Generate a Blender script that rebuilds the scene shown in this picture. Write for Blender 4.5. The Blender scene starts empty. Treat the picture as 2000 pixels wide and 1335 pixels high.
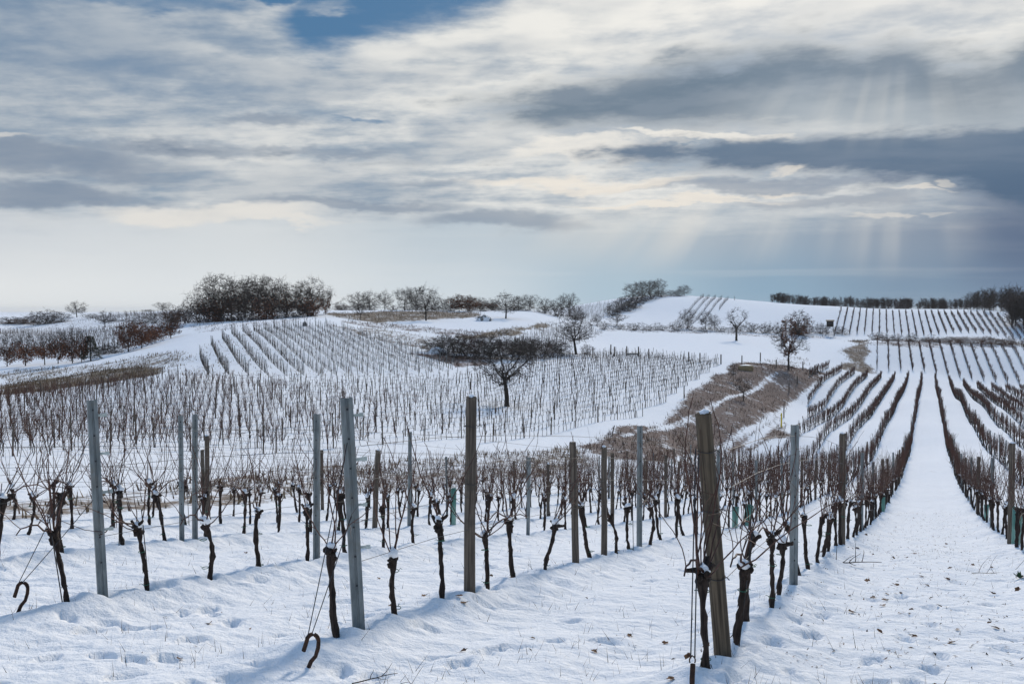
import bpy, math, random
import numpy as np
from mathutils import Vector, Matrix

R = math.radians
rng = np.random.default_rng(7)
random.seed(7)
scene = bpy.context.scene
COL = scene.collection

# ------------------------------------------------------------------ camera
EYE = 1.7
PITCH = math.atan(62.5 / 1944.4)
cam_data = bpy.data.cameras.new('camera')
cam_data.lens = 35.0
cam_data.sensor_width = 36.0
cam_data.clip_start = 0.1
cam_data.clip_end = 30000
cam = bpy.data.objects.new('camera', cam_data)
cam.location = (0, 0, EYE)
cam.rotation_euler = (R(90) - PITCH, 0, 0)
COL.objects.link(cam)
scene.camera = cam

# ------------------------------------------------------------------ render settings, exposure
scene.view_settings.view_transform = 'Standard'
scene.view_settings.look = 'None'
scene.view_settings.exposure = 0.46
scene.view_settings.gamma = 1.0
scene.view_settings.use_curve_mapping = False
scene.render.engine = 'CYCLES'
scene.cycles.max_bounces = 5
scene.cycles.diffuse_bounces = 2
scene.cycles.glossy_bounces = 2
scene.cycles.transmission_bounces = 3
scene.cycles.transparent_max_bounces = 8
scene.cycles.use_denoising = True
scene.cycles.pixel_filter_type = 'BLACKMAN_HARRIS'

# ------------------------------------------------------------------ sun
SUN_AZ, SUN_EL = R(20.0), R(29.0)          # azimuth measured from the view axis towards the right
sun_data = bpy.data.lights.new('sun', 'SUN')
sun_data.energy = 2.3
sun_data.angle = R(7)
sun_data.color = (1.0, 0.91, 0.79)
sun = bpy.data.objects.new('sun', sun_data)
sd = Vector((math.sin(SUN_AZ) * math.cos(SUN_EL), math.cos(SUN_AZ) * math.cos(SUN_EL), math.sin(SUN_EL)))
sun.rotation_euler = sd.to_track_quat('Z', 'Y').to_euler()
sun.location = (60, 100, 80)
COL.objects.link(sun)


# ------------------------------------------------------------------ node helpers
def lin(c):
    def f(v):
        v /= 255.0
        return v / 12.92 if v <= 0.04045 else ((v + 0.055) / 1.055) ** 2.4
    return tuple(f(v) for v in c)


class G:
    """small expression builder for node trees"""
    def __init__(self, nt):
        self.nt = nt

    def node(self, kind, **kw):
        n = self.nt.nodes.new(kind)
        for k, v in kw.items():
            setattr(n, k, v)
        return n

    def put(self, sock, v):
        if isinstance(v, V):
            v = v.s
        if hasattr(v, 'is_output'):
            self.nt.links.new(v, sock)
        elif v is not None:
            if sock.type == 'RGBA' and len(v) == 3:
                v = (*v, 1.0)
            sock.default_value = v

    def math(self, op, a, b=None, c=None, clamp=False):
        n = self.node('ShaderNodeMath', operation=op, use_clamp=clamp)
        for i, v in enumerate((a, b, c)):
            if v is not None:
                self.put(n.inputs[i], v)
        return V(self, n.outputs[0])

    def xyz(self, x, y, z):
        n = self.node('ShaderNodeCombineXYZ')
        for i, v in enumerate((x, y, z)):
            self.put(n.inputs[i], v)
        return V(self, n.outputs[0])

    def sep(self, v):
        n = self.node('ShaderNodeSeparateXYZ')
        self.put(n.inputs[0], v)
        return [V(self, o) for o in n.outputs]

    def noise(self, vec, scale=1.0, detail=4.0, rough=0.5, dist=0.0, dims='3D'):
        n = self.node('ShaderNodeTexNoise', noise_dimensions=dims)
        if vec is not None:
            self.put(n.inputs['Vector'], vec)
        n.inputs['Scale'].default_value = scale
        n.inputs['Detail'].default_value = detail
        n.inputs['Roughness'].default_value = rough
        n.inputs['Distortion'].default_value = dist
        return V(self, n.outputs[0])

    def step(self, v, lo, hi, a=0.0, b=1.0):
        n = self.node('ShaderNodeMapRange', interpolation_type='SMOOTHSTEP')
        self.put(n.inputs[0], v)
        for i, q in enumerate((lo, hi, a, b)):
            self.put(n.inputs[i + 1], q)
        return V(self, n.outputs[0])

    def lerp(self, v, lo, hi, a=0.0, b=1.0):
        n = self.node('ShaderNodeMapRange')
        self.put(n.inputs[0], v)
        for i, q in enumerate((lo, hi, a, b)):
            self.put(n.inputs[i + 1], q)
        return V(self, n.outputs[0])

    def mix(self, f, a, b, blend='MIX'):
        n = self.node('ShaderNodeMix', data_type='RGBA', blend_type=blend)
        self.put(n.inputs[0], f)
        self.put(n.inputs[6], a)
        self.put(n.inputs[7], b)
        return V(self, n.outputs[2])


class V:
    def __init__(self, g, s):
        self.g, self.s = g, s
    def __add__(self, o): return self.g.math('ADD', self, o)
    __radd__ = __add__
    def __sub__(self, o): return self.g.math('SUBTRACT', self, o)
    def __rsub__(self, o): return self.g.math('SUBTRACT', o, self)
    def __mul__(self, o): return self.g.math('MULTIPLY', self, o)
    __rmul__ = __mul__
    def __truediv__(self, o): return self.g.math('DIVIDE', self, o)
    def __rtruediv__(self, o): return self.g.math('DIVIDE', o, self)


# ------------------------------------------------------------------ world: daylight sky under drifting cloud
def build_world():
    w = bpy.data.worlds.new('World')
    scene.world = w
    w.use_nodes = True
    nt = w.node_tree
    nt.nodes.clear()
    g = G(nt)
    STR = 0.1
    tc = g.node('ShaderNodeTexCoord')
    D = V(g, tc.outputs['Generated'])
    x, y, z = g.sep(D)
    az = g.math('ARCTAN2', x, y)
    el = g.math('ARCSINE', z)
    # coordinates on a flat cloud deck overhead: clouds shrink and flatten towards the horizon
    inv = 1.0 / (g.math('MAXIMUM', z, 0.0) + 0.09)
    xi, yi = x * inv, y * inv
    Pst = g.xyz(xi * 0.62 + yi * 0.10, yi * 1.15, 0.0)
    AE = g.xyz(az, el, 0.0)

    def vmap(v, scale, loc=(0, 0, 0)):
        n_ = g.node('ShaderNodeVectorMath', operation='MULTIPLY_ADD')
        g.put(n_.inputs[0], v)
        n_.inputs[1].default_value = scale
        n_.inputs[2].default_value = loc
        return V(g, n_.outputs[0])

    AER = g.xyz(az + el * 0.3, el - az * 0.06, 0.0)
    # turbulence that bends every edge
    w1 = g.noise(vmap(AE, (6.0, 20.0, 1)), 1.0, 4, 0.6, dims='2D') - 0.5
    w2 = g.noise(vmap(AE, (6.5, 19.0, 1), (19.0, 4.0, 0)), 1.0, 5, 0.62, dims='2D') - 0.5
    fine = g.noise(Pst, 1.9, 8, 0.62, dims='2D')
    fine2 = g.noise(vmap(AER, (12, 44, 1), (3, 1, 0)), 1.0, 7, 0.6, dims='2D')
    az_w = az + w1 * 0.13
    el_w = el + w2 * 0.050
    AEW = g.xyz(az_w, el_w, 0.0)
    el_s = el + w2 * 0.022                       # gently bent heights for the long banks
    azn = g.lerp(az, -0.8, 0.8)

    def ang(px, py):
        a = math.atan((px - 1000) / 1944.4)
        return a, math.atan((605 - py) / 1944.4 * math.cos(a))

    def ramp(stops):
        n_ = g.node('ShaderNodeValToRGB')
        g.put(n_.inputs[0], azn)
        cr = n_.color_ramp
        cr.interpolation = 'EASE'
        while len(cr.elements) < len(stops):
            cr.elements.new(0.5)
        for e_, (px, c) in zip(cr.elements, stops):
            e_.position = (ang(px, 605)[0] + 0.8) / 1.6
            e_.color = (*c, 1)
        return V(g, n_.outputs[0])

    def curve(*pp):
        """height of a cloud edge along the horizon"""
        n_ = g.node('ShaderNodeValToRGB')
        g.put(n_.inputs[0], azn)
        cr = n_.color_ramp
        cr.interpolation = 'LINEAR'
        while len(cr.elements) < len(pp):
            cr.elements.new(0.5)
        for e_, (px, py) in zip(cr.elements, pp):
            a, e = ang(px, py)
            e_.position = (a + 0.8) / 1.6
            e_.color = (e + 0.5, e + 0.5, e + 0.5, 1)
        return V(g, n_.outputs[0]) - 0.5

    def blob(px, py, rx, ry, lo=-0.5, hi=0.9, raw=False):
        a0, e0 = ang(px, py)
        sx, sy = 1944.4 / rx, 1944.4 / ry
        v_ = vmap(AE if raw else AEW, (sx, sy, 0), (-a0 * sx, -e0 * sy, 0))
        ln = g.node('ShaderNodeVectorMath', operation='LENGTH')
        g.put(ln.inputs[0], v_)
        return g.step(V(g, ln.outputs['Value']), math.sqrt(1 - lo), math.sqrt(max(0.0, 1 - hi)))

    def union(*bs):
        r = bs[0]
        for b in bs[1:]:
            r = g.math('MAXIMUM', r, b)
        return r

    def C(r_, g_, b_):
        return lin((r_, g_, b_))

    # clear sky behind the cloud
    sky = g.node('ShaderNodeTexSky', sky_type='NISHITA', sun_disc=False)
    sky.sun_elevation = SUN_EL
    sky.sun_rotation = SUN_AZ
    sky.altitude = 200
    sky.dust_density = 0.6
    sky.ozone_density = 2.5
    nish = g.node('ShaderNodeVectorMath', operation='SCALE')
    nt.links.new(sky.outputs[0], nish.inputs[0])
    nish.inputs['Scale'].default_value = STR
    clear = g.mix(0.88, V(g, nish.outputs[0]), C(62, 110, 150))

    # ---- bright altostratus sheet, cream where thin, grey where thick
    tex = g.step(fine * 0.55 + fine2 * 0.45, 0.33, 0.64)
    sheet = g.mix(tex, C(164, 176, 188), C(236, 235, 230))
    big = g.noise(vmap(AE, (4.2, 21, 1), (8, 2, 0)), 1.0, 3, 0.55, dims='2D')
    sheet = g.mix(g.step(big, 0.46, 0.66) * 0.40, sheet, C(146, 160, 176))
    edge = g.step(az, -0.50, -0.08, 1.0, 0.0) * g.step(el, 0.13, 0.27)
    sheet = g.mix(edge * (1.0 - tex * 0.42), sheet, C(112, 138, 166))
    dot = x * sd.x + y * sd.y + z * sd.z
    dotc = g.math('MAXIMUM', dot, 0.0)
    glow = g.math('POWER', dotc, 34.0)
    sheet = g.mix(glow * 0.9, sheet, C(255, 252, 247))
    sheet = g.mix(g.math('POWER', dotc, 16.0) * 0.28, sheet, C(240, 237, 230))
    # thicker and greyer away from the sun, to the left
    sheet = g.mix(g.step(az, -0.55, 0.05, 0.42, 0.0), sheet, C(138, 155, 174))

    # overhead, out of view, a bright blue tint is added to light the snow
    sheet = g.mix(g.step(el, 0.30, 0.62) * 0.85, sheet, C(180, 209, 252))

    # ---- openings to the blue
    th = (fine - 0.5) * 1.25 + (fine2 - 0.5) * 1.1
    h_bot = curve((300, -30), (520, 40), (570, 112), (610, 130), (700, 114), (800, 92), (890, 60), (970, 10), (1040, -50))
    hole = g.step(el_w - h_bot, -0.022, 0.040)
    hole = union(hole * g.step(az_w, ang(500, 0)[0], ang(640, 0)[0]), blob(500, -6, 110, 22), blob(180, -22, 380, 30) * 0.7)
    hole = g.math('SUBTRACT', hole, blob(672, 12, 70, 20) * 0.5)
    hole = g.math('MAXIMUM', hole, blob(735, 247, 80, 8) * 0.45)
    hole_m = g.step(hole * 1.2 - th * 0.75, -0.12, 1.12)
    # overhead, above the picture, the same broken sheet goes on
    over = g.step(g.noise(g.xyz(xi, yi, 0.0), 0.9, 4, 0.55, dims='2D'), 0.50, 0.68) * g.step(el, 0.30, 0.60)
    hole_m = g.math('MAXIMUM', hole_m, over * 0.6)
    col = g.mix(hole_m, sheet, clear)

    # ---- pale clear air low over the horizon, blue-grey to the right
    lo_c = ramp([(-100, C(226, 229, 230)), (500, C(221, 226, 229)), (900, C(206, 216, 223)), (1200, C(172, 194, 209)), (1500, C(140, 168, 190)), (1800, C(124, 148, 171)), (2050, C(104, 125, 152))])
    hi_c = ramp([(-100, C(204, 210, 216)), (500, C(212, 217, 220)), (900, C(190, 202, 211)), (1200, C(178, 192, 203)), (1500, C(150, 167, 184)), (1800, C(126, 143, 164)), (2050, C(88, 106, 134))])
    air = g.mix(g.step(el_s, 0.012, 0.078), lo_c, hi_c)
    streak = g.step(g.noise(vmap(AE, (3.0, 70, 1), (1, 5, 0)), 1.0, 3, 0.5, dims='2D'), 0.5, 0.75)
    air = g.mix(streak * 0.10, air, C(232, 231, 228))
    col = g.mix(g.step(el_w, 0.064, 0.112, 1.0, 0.0), col, air)

    fade = g.step(az, 0.62, 1.25, 1.0, 0.0)       # the grey banks thin out beyond the picture
    rag = (fine2 - 0.5) * 0.085 + (fine - 0.5) * 0.045          # ragged cloud edges, as angles
    # ---- grey patches and lit fringes on the left and middle
    dl = union(blob(70, 312, 270, 44), blob(330, 292, 250, 20) * 0.7, blob(110, 382, 230, 24) * 0.9, blob(965, 436, 170, 26) * 0.8, blob(700, 405, 300, 16) * 0.7,
               blob(520, 245, 130, 14) * 0.7, blob(1260, 355, 170, 12) * 0.7, blob(640, 300, 230, 12) * 0.6, blob(850, 350, 170, 10) * 0.5)
    col = g.mix(g.step(dl + rag * 3.2, 0.0, 1.05) * 0.80, col, C(128, 143, 162))
    fr = union(blob(420, 424, 270, 26), blob(560, 440, 140, 12), blob(30, 268, 80, 10) * 0.8)
    col = g.mix(g.step(fr + rag * 6.0, 0.15, 1.1) * 0.75, col, C(230, 226, 219))

    # ---- upper grey bank
    t1 = curve((780, 214), (860, 192), (1000, 168), (1120, 142), (1250, 118), (1340, 84), (1450, 62), (1560, 54), (1680, 64), (1760, 58), (1850, 86), (1940, 90), (2030, 48), (2200, 20))
    b1 = curve((780, 204), (860, 216), (960, 250), (1060, 272), (1250, 268), (1400, 262), (1550, 262), (2200, 300))
    m1 = g.step(t1 - el_s + rag * 0.75, -0.004, 0.034) * g.step(el_s - b1 + rag * 0.5, -0.004, 0.024)
    depth = g.step((t1 - el_s) + rag * 0.35, 0.02, 0.085)
    right = g.step(az, ang(1330, 0)[0], ang(1620, 0)[0])
    g1 = g.mix(depth * right, C(107, 126, 144), C(166, 177, 187))
    g1 = g.mix(g.step(fine2, 0.42, 0.66) * 0.20, g1, C(160, 170, 183))
    col = g.mix(m1 * fade * 0.94, col, g1)

    # ---- thin lit gap between the banks
    gp = union(blob(1380, 274, 260, 12), blob(1120, 300, 170, 26) * 0.9, blob(1300, 290, 120, 6) * 0.7)
    col = g.mix(g.step(gp + rag * 7.0, 0.34, 0.95) * 0.85, col, C(240, 236, 228))

    # ---- lower blue-grey bank, running down to the horizon at the right
    t2 = curve((1080, 302), (1160, 290), (1300, 275), (1440, 264), (1560, 257), (1750, 252), (2050, 240), (2300, 230))
    b2 = curve((1080, 298), (1160, 306), (1300, 326), (1450, 338), (1580, 338), (1700, 352), (1790, 360), (1860, 382), (1930, 400), (2010, 420), (2100, 430))
    col = g.mix(g.step(az, ang(1780, 0)[0], ang(2010, 0)[0]) * fade * g.step(el_w, 0.0, 0.09) * g.step(el_w, 0.12, 0.17, 1.0, 0.0) * 0.8, col, C(100, 116, 141))
    m2 = g.step(t2 - el_s + rag * 0.30, -0.003, 0.011) * g.step(el_s - b2 + rag * 0.6, -0.010, 0.014)
    g2 = g.mix(g.step(el, 0.08, 0.17), C(80, 103, 130), C(100, 121, 144))
    g2 = g.mix(g.step(fine, 0.40, 0.68) * 0.16, g2, C(140, 152, 170))
    col = g.mix(m2 * fade * 0.95, col, g2)

    # ---- half lit bands under it
    u = union(blob(1500, 362, 300, 17) * 0.9, blob(1640, 395, 220, 20) * 0.8)
    col = g.mix(g.step(u + rag * 4.5, 0.3, 0.95) * 0.55, col, C(128, 141, 160))
    f2 = union(blob(1300, 398, 300, 8), blob(1400, 388, 140, 10), blob(1150, 352, 260, 17) * 0.9, blob(1505, 337, 46, 10) * 0.75, blob(1540, 370, 60, 8) * 0.8, blob(1770, 374, 90, 7) * 0.75, blob(1820, 360, 30, 8) * 0.7, blob(1735, 428, 80, 7) * 0.6, blob(1830, 420, 44, 7) * 0.6)
    col = g.mix(g.step(f2 + rag * 6.5, 0.20, 1.05) * 0.80, col, C(239, 231, 219))

    # ---- light shafts slanting down from the hidden sun
    s_az, s_el = ang(1770, -190)
    ra = g.math('ARCTAN2', az - s_az, s_el - el)
    sh = g.step(g.noise(g.xyz(ra * 9.0, 1.7, 0.0), 1.0, 2, 0.5, dims='2D'), 0.30, 0.72)
    win = union(blob(1300, 452, 430, 92, -0.1, 1.0, True), blob(1740, 462, 190, 90, -0.1, 1.0, True) * 0.6, blob(1700, 215, 400, 90, -0.1, 1.0, True) * 0.45)
    col = g.mix((sh * 0.44 + 0.16) * win, col, C(222, 220, 215))

    # ground tone below the horizon
    col = g.mix(g.step(el, -0.08, -0.01, 1.0, 0.0), col, C(190, 197, 205))
    # colours above are at display brightness: scale so that the Background runs at the sky texture's strength
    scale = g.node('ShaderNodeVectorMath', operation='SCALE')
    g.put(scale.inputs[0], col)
    # (the exposure taken off again); the unseen zenith is raised to brighten the snow
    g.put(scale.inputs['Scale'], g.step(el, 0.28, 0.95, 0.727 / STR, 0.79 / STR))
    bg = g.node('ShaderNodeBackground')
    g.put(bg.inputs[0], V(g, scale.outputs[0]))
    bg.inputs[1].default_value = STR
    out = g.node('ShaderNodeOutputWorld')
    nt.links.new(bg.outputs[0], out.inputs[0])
    w.cycles.sampling_method = 'NONE'
build_world()


# ------------------------------------------------------------------ numpy noise
_perm = np.random.default_rng(3).permutation(512)
_gr = np.random.default_rng(4).uniform(0, 2 * np.pi, 512)


def perlin(x, y):
    xi, yi = np.floor(x).astype(np.int64), np.floor(y).astype(np.int64)
    xf, yf = x - xi, y - yi
    u, v = xf * xf * xf * (xf * (xf * 6 - 15) + 10), yf * yf * yf * (yf * (yf * 6 - 15) + 10)

    def gd(ix, iy, dx, dy):
        a = _gr[(_perm[(ix & 511)] + iy) & 511]
        return np.cos(a) * dx + np.sin(a) * dy
    n00, n10 = gd(xi, yi, xf, yf), gd(xi + 1, yi, xf - 1, yf)
    n01, n11 = gd(xi, yi + 1, xf, yf - 1), gd(xi + 1, yi + 1, xf - 1, yf - 1)
    return (n00 * (1 - u) + n10 * u) * (1 - v) + (n01 * (1 - u) + n11 * u) * v


def fbm(x, y, octaves=4, rough=0.5):
    s, a = 0.0, 1.0
    for i in range(octaves):
        s = s + a * perlin(x * 2 ** i + 17.3 * i, y * 2 ** i - 9.1 * i)
        a *= rough
    return s


def smooth(v, lo, hi):
    t = np.clip((v - lo) / (hi - lo), 0, 1)
    return t * t * (3 - 2 * t)


# ------------------------------------------------------------------ the lie of the land
F = 1944.4
HAZE = 0.00005


def sight(px, py):
    """bearing of a surveyed point: slopes x/y and z/y as seen from the viewpoint"""
    cx, cy = (px - 1000) / F, (667.5 - py) / F
    c, s = math.cos(PITCH), math.sin(PITCH)
    fy, fz = c + cy * s, -s + cy * c
    return cx / fy, fz / fy


def fix(px, py, d):
    a, b = sight(px, py)
    return (a * d, d, EYE + b * d)


SURVEY = [
    # the near slope with its rows
    (40, 1020, 19.5), (365, 1050, 15.7), (615, 1092, 13.5), (1250, 1070, 16.8), (1648, 1062, 18.8), (1985, 1062, 20.3),
    (1815, 1020, 29), (1815, 960, 48), (1815, 900, 75), (1815, 830, 116), (1815, 780, 160), (1815, 737, 250),
    (2000, 950, 54), (2000, 878, 90), (1577, 790, 182), (1579, 817, 154), (1565, 855, 118), (1405, 926, 82),
    (0, 1010, 21), (300, 1012, 24), (700, 994, 32.5), (1000, 972, 44.4), (1250, 944, 63), (1476, 900, 107),
    (2000, 836, 125), (2000, 800, 170), (2000, 766, 232), (2300, 800, 180), (2300, 1000, 40),
    # middle vineyard
    (0, 895, 45), (300, 888, 54), (600, 880, 65), (900, 868, 78), (1100, 855, 92), (1215, 828, 106), (1297, 785, 135),
    (1340, 755, 160), (1410, 710, 215), (1200, 690, 230), (1300, 697, 225), (1080, 695, 205), (950, 727, 168), (990, 790, 125),
    (900, 737, 155), (700, 738, 140), (400, 737, 122), (370, 735, 120), (200, 755, 125), (0, 770, 125), (300, 800, 88), (700, 800, 100),
    (0, 830, 75), (-300, 800, 90), (-300, 900, 45),
    # dry grass patch
    (1300, 884, 86), (1400, 800, 135), (1450, 783, 150), (1500, 740, 195), (1540, 722, 215), (1600, 725, 235), (1440, 710, 215), (1530, 830, 135),
    # white meadow and strips
    (1140, 688, 225), (1400, 690, 245), (1600, 690, 285), (1438, 664, 300), (1200, 645, 330), (1300, 648, 335), (1640, 662, 335),
    (1150, 660, 290), (1650, 720, 258), (1690, 665, 325),
    # right hand vineyards
    (1717, 727, 262), (1860, 738, 262), (1990, 752, 262), (1710, 668, 305), (1860, 672, 305), (2000, 677, 305),
    (1640, 657, 345), (1800, 660, 345), (2000, 668, 345), (1645, 604, 410), (1800, 609, 410), (1950, 616, 400), (2100, 640, 390), (2300, 680, 340),
    # white hill
    (1200, 640, 345), (1500, 650, 345), (1350, 620, 400), (1300, 577, 480), (1400, 581, 475), (1500, 590, 455), (1230, 600, 440), (1210, 586, 470),
    (1100, 616, 400), (1580, 598, 430),
    # ridge behind the middle
    (1000, 620, 310), (940, 627, 290), (833, 626, 290), (700, 625, 280), (650, 611, 300), (800, 606, 350), (950, 607, 360), (1050, 606, 380),
    (640, 625, 255), (600, 632, 235), (550, 640, 220), (440, 652, 200), (380, 685, 168), (780, 650, 235), (850, 685, 200), (900, 700, 185),
    (1000, 700, 190), (900, 650, 250), (1060, 632, 300),
    # grove knoll and the left
    (400, 625, 290), (520, 620, 285), (350, 655, 225), (370, 640, 255), (260, 690, 190), (180, 710, 180), (20, 717, 200), (100, 735, 160),
    (0, 745, 160), (300, 720, 150), (50, 682, 270), (100, 650, 340), (220, 640, 330), (0, 655, 330), (30, 640, 420), (200, 616, 480),
    (300, 609, 500), (100, 619, 480), (0, 615, 500), (400, 608, 480), (330, 665, 215), (-300, 700, 250), (-300, 620, 500), (-300, 650, 350),
]
pts = [fix(*s) for s in SURVEY]
for yy in (-40, -20, -5, 2, 8):
    for xx in (-30, -12, 0, 12, 30):
        pts.append((xx, yy, -0.13 * yy if yy > -10 else 1.3 + (-yy - 10) * 0.04))
pts += [(14, 14, -1.95), (-16, 14, -1.75), (30, 30, -4.6), (-40, 30, -3.6)]
# far side of the crests and the plain beyond
for (px, y, z) in [(1300, 620, 2.0), (1500, 600, -1.5), (1650, 560, -4.0), (1800, 560, -3.0), (1950, 560, -2.0), (2200, 520, -3.0),
                   (800, 470, -1.0), (1000, 520, -1.0), (600, 460, -1.0), (400, 620, -6.0), (200, 640, -8), (0, 660, -8.0), (-300, 680, -9.0), (1150, 600, 2.5),
                   (0, 900, -16), (500, 850, -14), (1000, 850, -12), (1500, 850, -10), (2000, 850, -9), (2500, 800, -9)]:
    pts.append((sight(px, 605)[0] * y, y, z))
pts = np.array(pts, float)
_seen, keep = set(), []
for i, p in enumerate(pts):
    k = (round(p[0], 1), round(p[1], 1))
    if k not in _seen:
        _seen.add(k)
        keep.append(i)
pts = pts[keep]


def tps_k(d2):
    return np.where(d2 > 0, 0.5 * d2 * np.log(np.maximum(d2, 1e-12)), 0.0)


def warp(x, y):
    """compress distance so that near and far survey points weigh alike"""
    r = np.sqrt(x * x + (y + 30) ** 2)
    f = np.log(r / 30 + 1) / np.maximum(r / 30, 1e-6)
    return x / 30 * f * 3, (y + 30) / 30 * f * 3


WX, WY = warp(pts[:, 0], pts[:, 1])
# trend: gentle fall away from the viewpoint, removed before the spline
def trend(x, y):
    return -16.0 * (1 - np.exp(-np.maximum(y, -20) / 90.0)) * np.exp(-np.maximum(y - 150, 0) / 500)


n = len(pts)
K = tps_k((WX[:, None] - WX[None]) ** 2 + (WY[:, None] - WY[None]) ** 2) + np.eye(n) * 0.0006
Pm = np.stack([np.ones(n), WX, WY], 1)
Amat = np.block([[K, Pm], [Pm.T, np.zeros((3, 3))]])
coef = np.linalg.solve(Amat, np.concatenate([pts[:, 2] - trend(pts[:, 0], pts[:, 1]), np.zeros(3)]))


def base_height(x, y):
    x, y = np.asarray(x, float), np.asarray(y, float)
    sh = x.shape
    x, y = x.ravel(), y.ravel()
    out = np.empty(len(x))
    for i in range(0, len(x), 40000):
        xs, ys = x[i:i + 40000], y[i:i + 40000]
        u, v = warp(xs, ys)
        k = tps_k((u[:, None] - WX[None]) ** 2 + (v[:, None] - WY[None]) ** 2)
        out[i:i + 40000] = k @ coef[:n] + coef[n] + coef[n + 1] * u + coef[n + 2] * v + trend(xs, ys)
    # far plain
    r = np.hypot(x, y)
    t = smooth(r, 650, 1100)
    out = out * (1 - t) + (-21.0) * t
    back = smooth(-y, 5, 40)
    out = out * (1 - back) + 2.0 * back
    return out.reshape(sh)


ROW_M, ROW_C, ROW_S = 0.419, -1.62, 3.4      # rows of the near vineyard: x = ROW_M*y + ROW_C + ROW_S*k
ROW_N = math.sqrt(1 + ROW_M ** 2)
prints = []                                   # footprints: x, y, heading
for (x0, y0, x1, y1, stepm) in [(-3.0, 7.4, 2.2, 15.5, 0.62), (1.5, 6.6, 3.9, 12, 0.7), (-1.2, 7.2, 0.9, 9.6, 0.55), (3.2, 7.2, 5.2, 12.8, 0.7), (-5.2, 8.6, -2.2, 13.5, 0.65), (2.6, 6.4, 3.4, 9.0, 0.6)]:
    L = math.hypot(x1 - x0, y1 - y0)
    hd = math.atan2(y1 - y0, x1 - x0)
    for i in range(int(L / stepm)):
        t = i * stepm / L
        s = 0.13 if i % 2 else -0.13
        prints.append((x0 + (x1 - x0) * t - math.sin(hd) * s + random.gauss(0, .06), y0 + (y1 - y0) * t + math.cos(hd) * s + random.gauss(0, .06), hd + random.gauss(0, .2)))
for i in range(110):
    yy = random.uniform(6.5, 17)
    prints.append((random.uniform(-0.55, 0.55) * yy, yy, random.uniform(0, 6.28)))


DENTS = []                                    # melt hollows round the feet of vines and posts: x, y, radius


def relief(x, y):
    """snow relief: drifts along the rows, wheel ruts, lumps, footprints"""
    z = np.zeros_like(x)
    d = np.hypot(x, y)
    near = (y > 3) & (d < 130)
    xn, yn = x[near], y[near]
    p = (xn - ROW_M * yn - ROW_C) / ROW_S
    k = np.round(p)
    q = (p - k) * ROW_S / ROW_N
    along = (yn + ROW_M * xn) / ROW_N
    infield = smooth(k + 5.6, 0, 0.3)
    start = smooth(yn - (7.0 + np.maximum(-k, 0) * 1.1), -1.2, 0.3)
    amp = (0.13 + 0.07 * fbm(along * 0.9, k * 3.1, 2)) * infield * start
    qs = q + 0.10 * fbm(along * 1.3, k * 7.7 + 3, 2)
    zn = amp * np.exp(-(qs / 0.34) ** 2)
    # transverse runnels on the flank of the drift
    flank = np.exp(-((np.abs(qs) - 0.42) / 0.25) ** 2)
    zn += 0.060 * flank * infield * start * fbm(along * 2.6, q * 1.2 + k, 3)
    # wheel ruts
    for o in (-0.95, 0.95):
        lane = (p - np.floor(p) - 0.5) * ROW_S / ROW_N
        zn -= 0.035 * np.exp(-((lane - o * 0.75 + 0.08 * perlin(along * .4, k)) / 0.20) ** 2) * infield
    zn += 0.040 * fbm(xn * 0.55, yn * 0.55, 3) + 0.030 * fbm(xn * 1.9 + 5, yn * 1.9, 3) + 0.022 * np.abs(fbm(xn * 4.3, yn * 4.3 + 9, 2)) + 0.022 * smooth(fbm(xn * .7 + 3, yn * .7, 2), 0, .5) * fbm(xn * 3.1, yn * 3.1, 2)
    # wind ripple in the lanes
    zn += 0.012 * fbm(xn * 1.1 + yn * .2, yn * 5.0, 2) * smooth(yn, 5, 9) * smooth(40 - yn, 0, 20)
    z[near] += zn - 0.13 * (1 - smooth(d[near], 60, 130))
    foot = (y > 5) & (d < 20)
    xf, yf = x[foot], y[foot]
    zf = np.zeros_like(xf)
    for (fx, fy, h) in prints:
        m = (np.abs(xf - fx) < 0.5) & (np.abs(yf - fy) < 0.5)
        if not m.any():
            continue
        dx, dy = xf[m] - fx, yf[m] - fy
        a = dx * math.cos(h) + dy * math.sin(h)
        b = -dx * math.sin(h) + dy * math.cos(h)
        r2 = ((a + .03 * np.sin(b * 30)) / 0.15) ** 2 + (b / (0.065 + .02 * np.cos(a * 20))) ** 2
        zf[m] += -0.065 * np.exp(-r2 ** 3) + 0.006 * np.exp(-(np.sqrt(r2) - 1.5) ** 2 * 6)
    for (fx, fy, r_) in DENTS:
        m = (np.abs(xf - fx) < 0.4) & (np.abs(yf - fy) < 0.4)
        if m.any():
            q2 = ((xf[m] - fx) ** 2 + (yf[m] - fy) ** 2) / (r_ * r_)
            zf[m] += -0.035 * np.exp(-q2) + 0.022 * np.exp(-(np.sqrt(q2) - 1.9) ** 2 * 2.5)
    z[foot] += zf
    far = d >= 40
    xr, yr = x[far], y[far]
    z[far] += 0.10 * fbm(xr * 0.12, yr * 0.12, 3) * smooth(d[far], 40, 90)
    return z


def ground(x, y):
    return base_height(x, y) + relief(np.asarray(x, float), np.asarray(y, float))


def gz(x, y):
    return float(ground(np.array([x], float), np.array([y], float))[0])


def at_depth(px, d):
    x = sight(px, 605)[0] * d
    return (x, d, gz(x, d))


def on_ground(px, py, near=6.0, far=700.0):
    a, b = sight(px, py)
    ds = np.exp(np.linspace(math.log(near), math.log(far), 900))
    g_ = base_height(a * ds, ds)
    h = EYE + b * ds - g_
    i = np.argmax(h < 0)
    if h[i] >= 0:
        i = len(ds) - 1
    d0, d1, h0, h1 = ds[max(i - 1, 0)], ds[i], h[max(i - 1, 0)], h[i]
    d = d0 + (d1 - d0) * (h0 / (h0 - h1)) if h0 != h1 else d0
    return np.array([a * d, d])


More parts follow.
